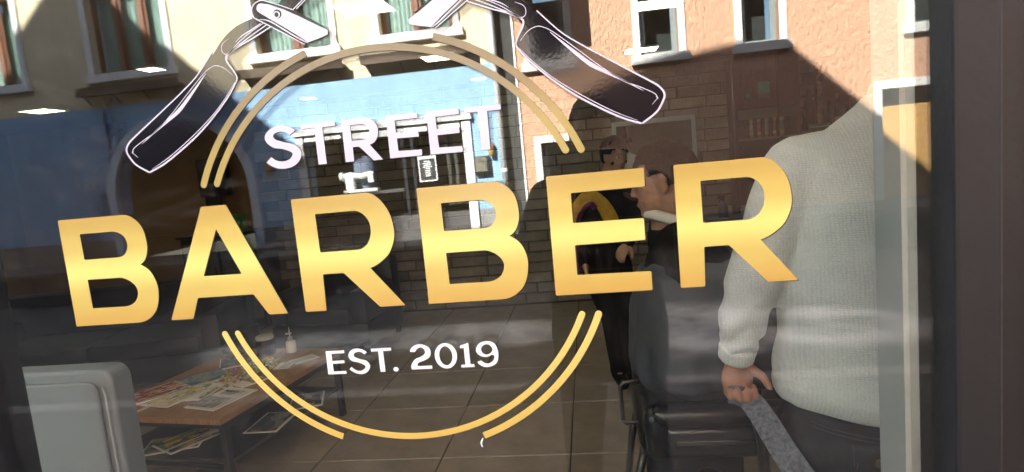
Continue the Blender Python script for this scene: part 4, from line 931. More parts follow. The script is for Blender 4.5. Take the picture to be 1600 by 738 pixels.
sh_ = empty('wall_shelf', (2.10, YB-.26, 1.64), 'long dark wall shelf full of hair products', 'shelf')
mb = MB(); mb.box(.06,1.05,0,.24,-.03,0, bev=.003); mb.build('board', oak, sh_)
for x in (.15,.95):
    mb = MB(); mb.box(x-.01,x+.01,.02,.24,-.12,-.031); mb.build('bracket', steel, sh_)
mb = MB(); mb.box(2.145,3.19,YB-.02,YB-.001,1.4,2.5); o = mb.build('wall_panel', maroon); tag(o, 'maroon panel behind the product shelf', 'panel')
gc = empty('ribbed_column', (2.385, YB-.13, 1.64), 'tall ribbed gold column standing on the product shelf', 'ornament')
mb = MB(); pf = []
for k in range(27): pf += [(.022, .025*k), (.03, .025*k+.006), (.03, .025*k+.017), (.022, .025*k+.023)]
mb.lathe(pf, n=14); mb.build('ribbed_body', mat('dull_gold', (.70,.45,.12), .4, .2, 30, metal=.2), gc)
mb = MB(); mb.box(-.04,.04,-.04,.04,-.0,.004); mb.build('foot', black_metal, gc)
t = empty('box', (2.34, YB-.18, 1.641), 'flat green carton on the product shelf', 'box'); mb = MB(); mb.box(-.1,.1,-.05,.03,0,.055, bev=.003); mb.build('carton', mat('olive_green_card', (.12,.32,.07), .6), t)
mb = MB(); mb.box(-.1,.1,-.052,-.0505,.02,.03); mb.build('printed_band', paper, t)
blkp = mat('black_plastic', (.03,.028,.03), .3, .1, 20, coat=.3); dkg = mat('dark_grey_plastic', (.07,.065,.07), .35, .1, 20)
clp = mat('clear_grey_plastic', (.22,.22,.24), .15, .2, 20, coat=.6)
for k, (x, r, h, mm, cc, d_) in enumerate(((2.19,.035,.20,clp,dkg,'clear grey bottle at the left end of the product shelf'),(2.27,.045,.40,blkp,blkp,'tall black can left of the ribbed column'),(2.47,.022,.27,dkg,blkp,'slim dark bottle right of the ribbed column'),(2.53,.026,.34,blkp,mat('pink_cap', (.42,.24,.20), .4),'black bottle with a pink cap'),(2.62,.03,.25,blkp,dkg,'short black bottle right of the pink capped one'),(2.69,.04,.42,dkg,blkp,'tallest dark bottle on the product shelf'),(2.79,.025,.33,clp,dkg,'clear slender bottle near the shelf end'),(2.87,.035,.28,blkp,dkg,'black bottle by the right shelf end'))):
    bottle(x, YB-.15-.03*(k%2), 1.641, r, h, mm, cc, d_, 'hair products on the wall shelf', .45)
ct = empty('work_counter', (1.15, YB-.62, 0), 'dark work counter below the mirror and cabinet', 'counter')
mb = MB(); mb.box(0,1.9,0,.30,.82,.86, bev=.004); mb.build('worktop', mat('grey_worktop', (.13,.12,.11), .4, .2, 10), ct)
mb = MB(); mb.box(.02,1.88,.03,.29,.10,.82); mb.build('body', anthracite, ct)
for k in range(4):
    mb = MB(); mb.box(.04+k*.46,.48+k*.46,.012,.029,.14,.79, bev=.004); d = mb.build('door', dkg, ct)
    mb = MB(); mb.tube([(.2+k*.46,.0,.74),(.32+k*.46,.0,.74)], .006, 8); mb.build('handle', steel, d)
sp = empty('spray_bottle', (1.31, YB-.50, .861), 'dark blue spray bottle on the work counter', 'bottle')
dbl = mat('dark_blue_plastic', (.03,.045,.10), .3, coat=.3)
mb = MB(); mb.lathe([(.045,0),(.05,.01),(.05,.10),(.03,.14),(.015,.16)], n=20); mb.build('body', dbl, sp, ang=45)
mb = MB(); mb.box(-.05,.02,-.014,.014,.185,.215, bev=.006); mb.tube([(0,0,.155),(0,0,.19)], .014, 10); mb.build('spray_head', blkp, sp)
mb = MB(); mb.tube([(-.02,0,.185),(-.035,0,.15)], .005, 6); mb.build('trigger', blkp, sp)
tr_ = empty('towel_stack', (1.62, YB-.50, .861), 'grey folded towels on the counter at right', 'towels')
for k in range(3):
    mb = MB(); mb.box(-.13,.13,-.09,.09,.032*k,.032*k+.03, bev=.012); mb.build('towel', mat('grey_towel', (.22,.21,.19), .95, .1, 30, .002, 120), tr_, ang=50)

# ------------------------------------------------------------------ people
skin = mat('skin', (.48,.27,.19), .55, .08, 14, .0006, 200)
skin_red = mat('ruddy_skin', (.46,.22,.15), .55, .10, 14, .0006, 200)
black_cloth = mat('black_cloth', (.010,.010,.012), .95, .2, 30, .0015, 160, spec=.12)
def head(mb, c_, R, neck, s=1.0, ears=True):
    T = lambda x, y, z: Vector(c_) + R @ Vector((x*s, y*s, z*s))
    mb.ell(T(0,-.012,.022), (.077*s,.099*s,.103*s), R); mb.ell(T(0,.030,-.055), (.056*s,.060*s,.062*s), R)
    mb.ell(T(0,.05,.0), (.062*s,.045*s,.07*s), R); mb.ell(T(0,.075,.035), (.05*s,.016*s,.016*s), R)
    mb.caps(T(0,.088,.015), T(0,.104,-.026), .007*s, .011*s, 8); mb.ell(T(.012,.096,-.032), (.008*s,.010*s,.007*s), R); mb.ell(T(-.012,.096,-.032), (.008*s,.010*s,.007*s), R); mb.ell(T(0,.086,-.062), (.025*s,.012*s,.008*s), R); mb.ell(T(0,.084,-.073), (.022*s,.012*s,.008*s), R)
    mb.ell(T(0,.075,-.098), (.022*s,.018*s,.018*s), R)
    for k in (-1, 1):
        mb.ell(T(k*.076,-.010,-.014), (.009*s,.017*s,.030*s), R @ Matrix.Rotation(k*.3, 3, 'Z')); mb.ell(T(k*.083,-.017,.002), (.006*s,.012*s,.015*s), R)
    mb.caps(T(0,-.022,-.05), neck, .058*s, .062*s, 16)
def face_bits(parent, c_, R, s=1.0, hair=None, hairlen=-.04, front=.045, cap=False):
    T = lambda x, y, z: Vector(c_) + R @ Vector((x*s, y*s, z*s))
    for k in (-1, 1):
        mb = MB(); mb.ell(T(k*.031,.083,.008), (.013,.008,.008), R, 2); e = mb.build('eye', mat_eye, parent, True)
        mb = MB(); mb.ell(T(k*.031,.090,.008), (.005,.002,.005), R, 2); mb.build('iris', black_cloth, e, True)
    mb = MB(); mb.ell(T(0,.0925,-.066), (.022*s,.006*s,.006*s), R, 2); mb.build('lips', mat_lip, parent, True)
    if hair:
        mb = MB(); g = mb.ell((0,0,0), (.085,.108,.112), None, 4)
        rm = []
        for v in g:
            p = v.co + Vector((0,-.016,.026))
            if (p.y > front and p.z < .055) or p.z < hairlen or (abs(p.x) > .06 and p.y > -.01 and p.z < .02): rm.append(v)
            v.co = p*s + v.co.normalized()*(.007*noise.noise(p*55)+.006*noise.noise(p*130)+.003*noise.noise(p*300))
        bmesh.ops.delete(mb.bm, geom=rm, context='VERTS')
        for v in mb.bm.verts: v.co = Vector(c_) + R @ v.co
        o = mb.build('hair', hair, parent, True); md = o.modifiers.new('s', 'SOLIDIFY'); md.thickness = .012; md.offset = -1
mat_eye = mat('eye_white', (.6,.58,.55), .3); mat_lip = mat('lip_colour', (.40,.16,.13), .5)
def hand(mb, Wp, d, n, side, curl=.5, s=1.0, thumb=.6):
    Wp = Vector(Wp); d = Vector(d).normalized(); n = Vector(n); n = (n - d*n.dot(d)).normalized(); t = d.cross(n).normalized()*side
    R = Matrix((t, d, n)).transposed()
    mb.ell(Wp+d*.048*s, (.041*s,.054*s,.017*s), R); mb.caps(Wp-d*.03*s, Wp+d*.02*s, .027*s, .028*s)
    for i, (o, L) in enumerate(((.031,.070),(.011,.078),(-.010,.073),(-.030,.057))):
        p = Wp + d*(.088-.004*abs(i-1.3))*s + t*o*s; dd = d.copy()
        mb.caps(Wp+d*.05*s+t*o*s*.8, p, .0105*s, .0098*s, 9)
        A = 0
        for k, fr in enumerate((.45,.31,.24)):
            A += curl*(1.0,1.2,.9)[k]*(1+.05*i); dd = d*cos(A) + n*sin(A)
            p2 = p + dd*L*fr*s; mb.caps(p, p2, (.0094-.0012*k)*s, (.0086-.0013*k)*s, 9); p = p2
    p = Wp + d*.018*s + t*.030*s; dd = (t*.75 + d*.65 + n*thumb).normalized(); p2 = p+dd*.042*s; mb.caps(p, p2, .014*s, .011*s, 9)
    dd2 = (t*.25 + d*.8 + n*thumb).normalized(); mb.caps(p2, p2+dd2*.032*s, .0108*s, .0088*s, 9)
def loft(mb, rings, n=48, closed=True):
    """rings: (z, cx, cy, rx, ry, exponent)"""
    R = []
    for z, cx_, cy_, rx, ry, ex in rings:
        rg = []
        for k in range(n):
            a = 2*pi*k/n; ca, sa = cos(a), sin(a)
            rg.append(mb.bm.verts.new((cx_ + rx*math.copysign(abs(ca)**(2/ex), ca), cy_ + ry*math.copysign(abs(sa)**(2/ex), sa), z)))
        R.append(rg)
    for i in range(len(R)-1):
        for k in range(n): mb.bm.faces.new([R[i][k], R[i][(k+1)%n], R[i+1][(k+1)%n], R[i+1][k]])
    if closed: mb.bm.faces.new(R[0][::-1]); mb.bm.faces.new(R[-1])
def body(parent, J, skin_m, voxel=.006, s=1.0):
    mb = MB(); head(mb, J['head'], J['R'], J['neck'], s)
    V = {k: Vector(v) for k, v in J.items() if k != 'R' and not k.startswith('hand')}
    mb.caps(V['neck'], V['chest'], .062, .12, 18); mb.caps(V['chest'], V['pelvis'], .125, .13, 18)
    for h in ('l', 'r'):
        mb.caps(V['chest'], V['sh'+h], .07, .055); mb.caps(V['sh'+h], V['el'+h], .05, .038); mb.caps(V['el'+h], V['wr'+h], .038, .027)
        mb.caps(V['hip'+h], V['kn'+h], .085, .056); mb.caps(V['kn'+h], V['an'+h], .055, .038); mb.caps(V['pelvis'], V['hip'+h], .10, .09)
        f = J['foot']; mb.caps(V['an'+h]+Vector((0,0,-.03)), V['an'+h]+Vector(f)*.14+Vector((0,0,-.045)), .036, .03)
        hd = J['hand'+h]; hand(mb, V['wr'+h], hd[0], hd[1], hd[2], hd[3])
    return remesh(mb, 'body', skin_m, voxel, parent, 3)
def shoes(parent, J, m_):
    for h in ('l', 'r'):
        a = Vector(J['an'+h]); f = Vector(J['foot'])
        mb = MB(); mb.caps(a+Vector((0,0,-.01))-f*.03, a+f*.02+Vector((0,0,-.03)), .052, .05); mb.caps(a+Vector((0,0,-.045))-f*.03, a+f*.17+Vector((0,0,-.05)), .045, .038)
        remesh(mb, 'shoe', m_, .007, parent, 3)

def knit(name, col):
    M = bpy.data.materials.new(name); M.use_nodes = True; t = M.node_tree; N = t.nodes; L = t.links; p = N['Principled BSDF']
    p.inputs['Roughness'].default_value = .95; p.inputs['Sheen Weight'].default_value = .25
    tc = N.new('ShaderNodeTexCoord')
    def wave(dirn, sc, dist):
        w = N.new('ShaderNodeTexWave'); w.bands_direction = dirn; w.inputs['Scale'].default_value = sc; w.inputs['Distortion'].default_value = dist
        w.inputs['Detail'].default_value = 3; w.inputs['Detail Scale'].default_value = 2.5; L.new(tc.outputs['Object'], w.inputs[0]); return w.outputs['Fac']
    a, b = wave('X', 42, 4.5), wave('Z', 60, 5.0)
    ml = N.new('ShaderNodeMath'); ml.operation = 'MULTIPLY'; L.new(a, ml.inputs[0]); L.new(b, ml.inputs[1])
    n = N.new('ShaderNodeTexNoise'); n.inputs['Scale'].default_value = 9; n.inputs['Detail'].default_value = 8; L.new(tc.outputs['Object'], n.inputs['Vector'])
    n3 = N.new('ShaderNodeTexNoise'); n3.inputs['Scale'].default_value = 300; n3.inputs['Detail'].default_value = 2; L.new(tc.outputs['Object'], n3.inputs['Vector'])
    ad = N.new('ShaderNodeMath'); ad.operation = 'MULTIPLY_ADD'; ad.inputs[1].default_value = .5; L.new(ml.outputs[0], ad.inputs[0]); L.new(n.outputs[0], ad.inputs[2])
    ad2 = N.new('ShaderNodeMath'); ad2.operation = 'MULTIPLY_ADD'; ad2.inputs[1].default_value = .45; L.new(n3.outputs[0], ad2.inputs[0]); L.new(ad.outputs[0], ad2.inputs[2])
    cr = N.new('ShaderNodeValToRGB'); cr.color_ramp.elements[0].position = .3; cr.color_ramp.elements[1].position = 1.2
    cr.color_ramp.elements[0].color = (*[c_*.72 for c_ in col], 1); cr.color_ramp.elements[1].color = (*[min(1, c_*1.2) for c_ in col], 1)
    L.new(ad2.outputs[0], cr.inputs[0]); L.new(cr.outputs[0], p.inputs['Base Color'])
    bp = N.new('ShaderNodeBump'); bp.inputs['Distance'].default_value = .0016; L.new(ad2.outputs[0], bp.inputs['Height']); L.new(bp.outputs[0], p.inputs['Normal'])
    return M
sweater_m = knit('pale_grey_waffle_knit', (.69,.71,.71))
denim = mat('dark_denim', (.022,.026,.036), .85, .3, 40, .0012, 400)

# man in the grey sweater, his back to the window
man = empty('person', (.73, .62, 0), 'person seen from behind in a pale grey sweater and dark jeans holding a strap', 'person')
man.location = (0,0,0)
MX, MY = .735, .64
J = dict(head=(.81,.72,1.77), R=Matrix.Rotation(-.35, 3, 'X') @ Matrix.Rotation(-.2, 3, 'Y'), neck=(.74,.645,1.60), chest=(MX,.66,1.36), pelvis=(MX,.66,.96),
    shl=(.50,.64,1.485), ell=(.375,.60,1.22), wrl=(.338,.655,1.005), shr=(.97,.64,1.485), elr=(1.06,.62,1.20), wrr=(1.04,.80,1.0),
    hipl=(MX-.11,.66,.90), hipr=(MX+.11,.66,.90), knl=(MX-.13,.69,.50), knr=(MX+.13,.67,.50), anl=(MX-.14,.66,.09), anr=(MX+.15,.64,.09), foot=(0,1,0),
    handl=((.06,-.02,-1),(.12,-1,0),-1,1.3), handr=((-.05,.2,-1),(-1,.2,0),-1,.5))
body(man, J, skin_red, .005)
face_bits(man, J['head'], J['R'], 1, mat('brown_hair', (.06,.035,.02), .8, .3, 80, .003, 200, spec=.08))
def folds(c_, n_):
    p = Vector(c_); z = p.z
    hemz = max(0, min(1, (1.16-z)/.26)); arm = max(0, min(1, (.47-p.x)/.08))
    f = .011*noise.noise(Vector((p.x*2.2+9, p.y*2, p.z*2.6+p.x*2))) + .0085*noise.noise(Vector((p.x*3.2+p.z*2.0, p.y*2.5, p.z*5.5-p.x*3))) + .0045*noise.noise(Vector((p.x*8, p.y*6, p.z*13+4)))
    f += hemz*.006*noise.noise(Vector((p.x*9+3, p.y*9, p.z*4)))
    f += arm*(.006*sin(z*75 + 8*noise.noise(p*7)) * max(0, min(1, (1.24-z)/.1)))
    return f
mb = MB()
loft(mb, [(.893,MX,MY,.262,.165,2.3),(.905,MX,MY,.287,.188,2.3),(.925,MX,MY,.300,.200,2.3),(.95,MX,MY,.306,.205,2.3),(1.0,MX,MY,.304,.203,2.3),(1.1,MX,MY,.297,.193,2.35),(1.2,MX,MY,.293,.184,2.4),(1.3,MX,MY,.291,.178,2.5),(1.4,MX,MY,.285,.165,2.5),(1.48,MX,MY,.262,.138,2.5),(1.54,MX,MY+.005,.205,.105,2.3),(1.585,MX,MY+.01,.14,.085,2.1),(1.615,MX+.01,MY+.015,.095,.078,2),(1.64,MX+.015,MY+.02,.072,.070,2)], 64)
for sx, e, w in ((.50, J['ell'], J['wrl']), (.97, J['elr'], J['wrr'])):
    S = Vector((sx,.635,1.475)); E_ = Vector(e); W_ = Vector(w)
    mb.caps(S, S.lerp(E_, .5), .088, .078, 24); mb.caps(S.lerp(E_, .45), E_, .079, .069, 24)
    mb.caps(E_, E_.lerp(W_, .62), .069, .062, 24); mb.caps(E_.lerp(W_, .55), E_.lerp(W_, .80), .062, .048, 24)
    mb.caps((MX, .645, 1.49), S, .098, .086, 24)
remesh(mb, 'sweater', sweater_m, .006, man, 8, folds)
for w, e in ((J['wrl'], J['ell']), (J['wrr'], J['elr'])):
    W_ = Vector(w); E_ = Vector(e); a = E_.lerp(W_, .80); b = E_.lerp(W_, .985)
    mb = MB(); mb.tube([a.lerp(b, k/6) for k in range(7)], [.044,.047,.0455,.0445,.0445,.0435,.038], 32); 
    for v in mb.bm.verts: v.co += (v.co - a).normalized()*0
    mb.build('cuff', sweater_m, man, True)
mb = MB(); W_ = Vector((MX+.015,MY+.02,1.625)); mb.tube([W_, W_+Vector((.002,.004,.02)), W_+Vector((.004,.008,.04))], [.073,.072,.066], 32); mb.build('collar', sweater_m, man, True)
mb = MB()
JR = [(.60,MX,.66,.235,.16,2.4),(.70,MX,.66,.262,.178,2.4),(.80,MX,.655,.280,.186,2.4),(.88,MX,.655,.276,.175,2.3),(.94,MX,.655,.262,.165,2.3)]
loft(mb, JR, 48)
for h in 'lr':
    H = Vector(J['hip'+h])+Vector((0,0,-.06)); K = Vector(J['kn'+h]); A = Vector(J['an'+h])
    mb.caps(H, K, .135, .092, 20); mb.caps(K, A, .092, .072, 20)
remesh(mb, 'jeans', denim, .008, man, 5, lambda p, n_: .004*noise.noise(Vector((p.x*12, p.y*12, p.z*9))) + .003*noise.noise(Vector((p.x*20+p.z*18, p.y*9, p.z*16))))
stitch = mat('grey_stitching', (.085,.085,.095), .8)
def jp(x, z, off=.007):                                 # point on the seat of the jeans
    for (z0, cx_, cy_, rx0, ry0, e0), (z1, _, _, rx1, ry1, e1) in zip(JR, JR[1:]):
        if z0 <= z <= z1:
            t_ = (z-z0)/(z1-z0); rx = rx0+(rx1-rx0)*t_; ry = ry0+(ry1-ry0)*t_; u = min(.98, abs(x-cx_)/rx)
            return Vector((x, cy_ - ry*(1-u**e0)**(1/e0) - off, z))
    return Vector((x, .47, z))
for s_ in (-1, 1):
    xc = MX + s_*.118
    outline = [(xc-.07,.855),(xc+.07,.855),(xc+.07,.735),(xc,.708),(xc-.07,.735)]
    mb = MB(); nn = 9; g = [[None]*(nn+1) for _ in range(nn+1)]
    for a in range(nn+1):
        for b in range(nn+1):
            x = xc-.075+.15*a/nn; zb = .70+abs(a/nn-.5)*.06; z = .858 + (zb-.858)*b/nn
            g[a][b] = mb.bm.verts.new(jp(x, z, .010))
    for a in range(nn):
        for b in range(nn): mb.bm.faces.new([g[a][b], g[a][b+1], g[a+1][b+1], g[a+1][b]])
    po_ = mb.build('back_pocket', denim, man, True); md = po_.modifiers.new('s', 'SOLIDIFY'); md.thickness = .003; md.offset = -1
    for ins in (.006, .012):
        mb = MB(); L_ = []
        for (x0, z0), (x1, z1) in zip(outline, outline[1:]+outline[:1]):
            for k in range(8): x = x0+(x1-x0)*k/8; z = z0+(z1-z0)*k/8; L_.append(jp(xc+(x-xc)*(1-ins/.075), .78+(z-.78)*(1-ins/.08), .0125))
        L_.append(L_[0]); mb.tube(L_, .0008, 5); mb.build('stitching', stitch, po_)
mb = MB(); mb.tube([jp(MX, .60+.3*k/12, .009) for k in range(13)], .0015, 5); mb.build('centre_seam', stitch, man)
for dz in (0, .010):
    mb = MB(); mb.tube([jp(MX-.25+.5*k/24, .872-.03*(1-abs(k-12)/12)+dz, .010) for k in range(25)], .0009, 5); mb.build('yoke_seam', stitch, man)
mb = MB(); b_ = jp(MX-.135, .815, .013); mb.lathe([(.004,-.006),(.010,-.005),(.011,0),(.009,.003)], b_, 16, 'Y'); mb.build('button', mat('brass_button', (.22,.20,.14), .35, metal=.8), man)
shoes(man, J, black_cloth)

# strap held in his left hand
heather = mat('grey_heather_webbing', (.17,.18,.22), .9, .55, 90, .0015, 200)
mb = MB(); SP = [Vector(p) for p in ((.312,.634,.925),(.340,.632,.922),(.375,.625,.895),(.425,.585,.80),(.475,.54,.71),(.53,.50,.62),(.57,.50,.45),(.58,.55,.2),(.56,.62,.02))]
SPP = []
for i in range(len(SP)-1):
    ta = (SP[i+1]-SP[max(i-1,0)])*.5; tb_ = (SP[min(i+2,len(SP)-1)]-SP[i])*.5
    for q_ in range(6):
        s = q_/6; SPP.append(SP[i]*(2*s**3-3*s*s+1)+ta*(s**3-2*s*s+s)+SP[i+1]*(-2*s**3+3*s*s)+tb_*(s**3-s*s))
prev = None
for i, p in enumerate(SPP):
    t_ = (SPP[min(i+1,len(SPP)-1)]-SPP[max(i-1,0)]).normalized(); wv = t_.cross(Vector((.1,1,.15))).normalized()*(.025+.011*min(1,i/26)); nv = t_.cross(wv).normalized()*.0022
    cur = [mb.bm.verts.new(p+a) for a in (wv*.95+nv, wv, wv*.95-nv, -wv*.95-nv, -wv, -wv*.95+nv)]
    if prev:
        for k in range(6): mb.bm.faces.new([prev[k], prev[(k+1)%6], cur[(k+1)%6], cur[k]])
    else: mb.bm.faces.new(cur)
    prev = cur
mb.bm.faces.new(prev[::-1]); o = mb.build('strap', heather, None); tag(o, 'broad grey heather strap running down from the man\'s hand', 'strap')

# barber chair
bc = empty('barber_chair', (0,0,0), 'black leather barber chair on a round pedestal near the window', 'chair')
chl = mat('chair_leather', (.020,.022,.027), .30, .12, 10, .0008, 80, coat=.25)
chrome = mat('chrome', (.55,.56,.57), .15, metal=1)
CX, CY = .33, 1.14
mb = MB(); mb.lathe([(.27,0),(.29,.012),(.28,.03),(.10,.055),(.07,.07)], (CX,CY,0), 36); mb.build('pedestal', chrome, bc, ang=30)
mb = MB(); mb.lathe([(.05,.06),(.05,.36),(.062,.37),(.062,.44)], (CX,CY,0), 24); mb.build('column', chrome, bc, ang=40)
mb = MB(); mb.box(CX-.14,CX+.10,CY-.15,CY+.13,.47,.598, bev=.035); mb.build('mechanism', blkp, bc, ang=50)
mb = MB(); mb.caps((CX-.02,CY-.16,.50), (CX+.12,CY-.18,.44), .045, .03, 14); mb.tube([(CX+.1,CY-.2,.45),(CX+.2,CY-.26,.40)], .008, 8); mb.build('pump_lever', blkp, bc, ang=50)
mb = MB(); mb.box(.10,.60,.935,1.36,.60,.70, bev=.040); mb.build('seat', chl, bc, ang=60)
mb = MB(); mb.box(.60,.72,.90,1.40,.60,1.28, rot=None, bev=.05); mb.build('backrest', chl, bc, ang=60)
for y0, y1 in ((.845,.925),(1.375,1.455)):
    mb = MB(); mb.box(.135,.60,y0,y1,.735,.795, bev=.024); mb.caps((.150,(y0+y1)/2,.755), (.150,(y0+y1)/2,.66), .038, .034, 16); a_ = mb.build('armrest', chl, bc, ang=60)
    mb = MB(); mb.box(.17,.60,y0+.012,y1-.012,.635,.734, bev=.02); mb.build('side_panel', chl, a_, ang=60)
    mb = MB(); mb.box(.20,.46,y0+.004,y0+.010,.683,.697, bev=.002); mb.build('chrome_strip', chrome, a_)
mb = MB(); mb.tube([(.395,.835,.865),(.405,.835,.845),(.425,.83,.78),(.44,.83,.70),(.445,.83,.55)], [.010,.013,.015,.016,.016], 12); mb.build('side_bar', blkp, bc, True)
mb = MB(); mb.tube([(.386,.835,.867),(.404,.835,.871)], .005, 8); mb.build('side_bar_tip', chrome, bc)
mb = MB()
loop_ = [(.055,1.05,.685),(.055,1.05,.80),(.065,1.05,.812),(.13,1.05,.818),(.14,1.05,.80),(.14,1.05,.69),(.13,1.05,.675),(.065,1.05,.672),(.055,1.05,.685)]
mb.tube(loop_, .0075, 8); mb.build('front_loop', blkp, bc, True)
mb = MB(); mb.tube([(.12,1.0,.62),(.09,1.0,.50),(.06,1.0,.30)], .014, 8); mb.tube([(.12,1.3,.62),(.09,1.3,.50),(.06,1.3,.30)], .014, 8); mb.build('footrest_arm', blkp, bc, True)
mb = MB(); mb.box(-.02,.14,.98,1.32,.27,.30, bev=.01); mb.build('footrest', blkp, bc, ang=50)

# seated client
cl = empty('person', (0,0,0), 'seated client in profile with cropped hair, black top and white neck strip', 'person')
Rz = Matrix.Rotation(pi/2-.25, 3, 'Z') @ Matrix.Rotation(-.15, 3, 'X')
Jc = dict(head=(.237,1.10,1.462), R=Rz, neck=(.255,1.12,1.355), chest=(.31,1.13,1.17), pelvis=(.42,1.14,.80), shl=(.26,1.30,1.28), ell=(.25,1.33,1.04), wrl=(.22,1.24,.88),
    shr=(.27,.965,1.275), elr=(.27,.955,1.04), wrr=(.23,1.04,.88), hipl=(.40,1.23,.76), hipr=(.40,1.05,.76), knl=(.20,1.24,.77), knr=(.20,1.05,.77), anl=(.19,1.22,.36), anr=(.19,1.06,.36), foot=(-1,0,0),
    handl=((.1,-.1,-1),(0,-1,0),1,.4), handr=((.1,.1,-1),(0,1,0),-1,.4))
body(cl, Jc, mat('tanned_skin', (.36,.19,.135), .6, .2, 25, .0012, 120, spec=.25), .006, .96)
face_bits(cl, Jc['head'], Jc['R'], .96, mat('sandy_brown_hair', (.022,.014,.009), .8, .3, 90, .003, 200, spec=.08), -.03, .04)
mb = MB(); mb.caps((.265,1.12,1.255), (.31,1.13,1.15), .085, .14, 20); mb.caps((.31,1.13,1.16), (.40,1.14,.88), .145, .15, 20)
for k in 'lr': mb.caps((.28,1.13,1.25), Jc['sh'+k], .080, .060, 16); mb.caps(Jc['sh'+k], Vector(Jc['sh'+k]).lerp(Vector(Jc['el'+k]), .4), .062, .060, 16)
remesh(mb, 'black_top', black_cloth, .007, cl, 6, lambda p, n_: .008*noise.noise(p*9)+.005*noise.noise(Vector((p.x*20, p.y*14, p.z*24))))
mb = MB(); pts = []
for k in range(25):
    a = 2*pi*k/24; pts.append(Vector((.257+.076*cos(a), 1.12+.078*sin(a), 1.338-.022*cos(a)+.004*sin(a*2))))
mb.tube(pts, .011, 8, True, 1.6); mb.build('neck_strip', mat('white_neck_paper', (.62,.60,.56), .8), cl, True)
mb = MB()
for k in 'lr': mb.caps(Jc['hip'+k], Jc['kn'+k], .10, .075, 16); mb.caps(Jc['kn'+k], Jc['an'+k], .072, .058, 16)
remesh(mb, 'trousers', denim, .01, cl, 4)
shoes(cl, Jc, black_cloth)
slate = mat('slate_cape_cloth', (.060,.068,.085), .7, .15, 10, .001, 60)
mb = MB()
loft(mb, [(.80,.355,1.14,.215,.225,2.8),(.83,.35,1.14,.235,.262,2.8),(.88,.345,1.14,.24,.275,2.7),(.98,.345,1.14,.235,.265,2.6),(1.06,.345,1.14,.23,.262,2.5),(1.12,.345,1.14,.22,.258,2.4),(1.17,.34,1.14,.20,.245,2.3),(1.20,.34,1.14,.16,.205,2.2)], 60)
remesh(mb, 'tmp_cape', slate, .008, None, 3, lambda p, n_: .014*noise.noise(Vector((p.x*9, p.y*9, p.z*2))) + .010*sin(11*atan2(p.y-1.14, p.x-.345) + 5*p.z + 3*noise.noise(p*5))*max(.2, min(1, (1.15-p.z)/.3)) + .005*noise.noise(p*18))
o = bpy.data.objects['tmp_cape']; o.name = 'cape'; o.data.name = 'cape'; tag(o, 'slate blue cape draped over the client\'s lap and the chair arms', 'cape')

# barber in black further back
ba = empty('person', (0,0,0), 'person standing in long black clothes near the brick wall, dark hair', 'person')
BY_ = 3.25
Rb = Matrix.Rotation(pi+.5, 3, 'Z') @ Matrix.Rotation(-.2, 3, 'X')
Jb = dict(head=(.195,BY_-.04,1.555), R=Rb, neck=(.15,BY_,1.43), chest=(.09,BY_,1.25), pelvis=(.08,BY_,.88), shl=(-.06,BY_,1.345), ell=(-.10,BY_-.03,1.08), wrl=(-.06,BY_-.16,.88),
    shr=(.25,BY_-.02,1.345), elr=(.30,BY_-.05,1.10), wrr=(.22,BY_-.20,.98), hipl=(.0,BY_,.82), hipr=(.16,BY_,.82), knl=(.09,BY_,.46), knr=(.19,BY_,.46), anl=(.11,BY_,.08), anr=(.21,BY_,.08), foot=(.15,-.98,0),
    handl=((.1,-.3,-1),(1,0,0),-1,.5), handr=((-.4,-.6,-.4),(-.3,0,-1),1,.6))
body(ba, Jb, skin, .008, .93)
face_bits(ba, Jb['head'], Jb['R'], .93, mat('black_hair', (.01,.008,.007), .6, .2, 90, .003, 200, spec=.08), -.05, .06)
mb = MB(); mb.caps((.13,BY_,1.36), (.09,BY_,1.22), .09, .15, 20); mb.caps((.09,BY_,1.24), (.07,BY_,.95), .155, .17, 20); mb.caps((.07,BY_,.95), (.06,BY_,.78), .17, .155, 20)
for k in 'lr':
    S, E_, W_ = Vector(Jb['sh'+k]), Vector(Jb['el'+k]), Vector(Jb['wr'+k]); mb.caps((.09,BY_,1.32), S, .08, .07); mb.caps(S, E_, .068, .055); mb.caps(E_, W_, .055, .042)
remesh(mb, 'coat', black_cloth, .01, ba, 5, lambda p, n_: .006*noise.noise(p*12))
mb = MB()
for k in 'lr': mb.caps(Jb['hip'+k], Jb['kn'+k], .10, .075, 16); mb.caps(Jb['kn'+k], Jb['an'+k], .072, .052, 16)
remesh(mb, 'trousers', black_cloth, .01, ba, 4)
shoes(ba, Jb, black_cloth)
sc_ = empty('scarf', (0,0,0), 'mustard and purple scarf looped over the shoulder of the person in black', 'scarf')
mustard = mat('mustard_cloth', (.55,.31,.02), .9, .2, 30, .002, 90); purple = mat('purple_cloth', (.13,.02,.10), .9, .2, 30, .002, 90)
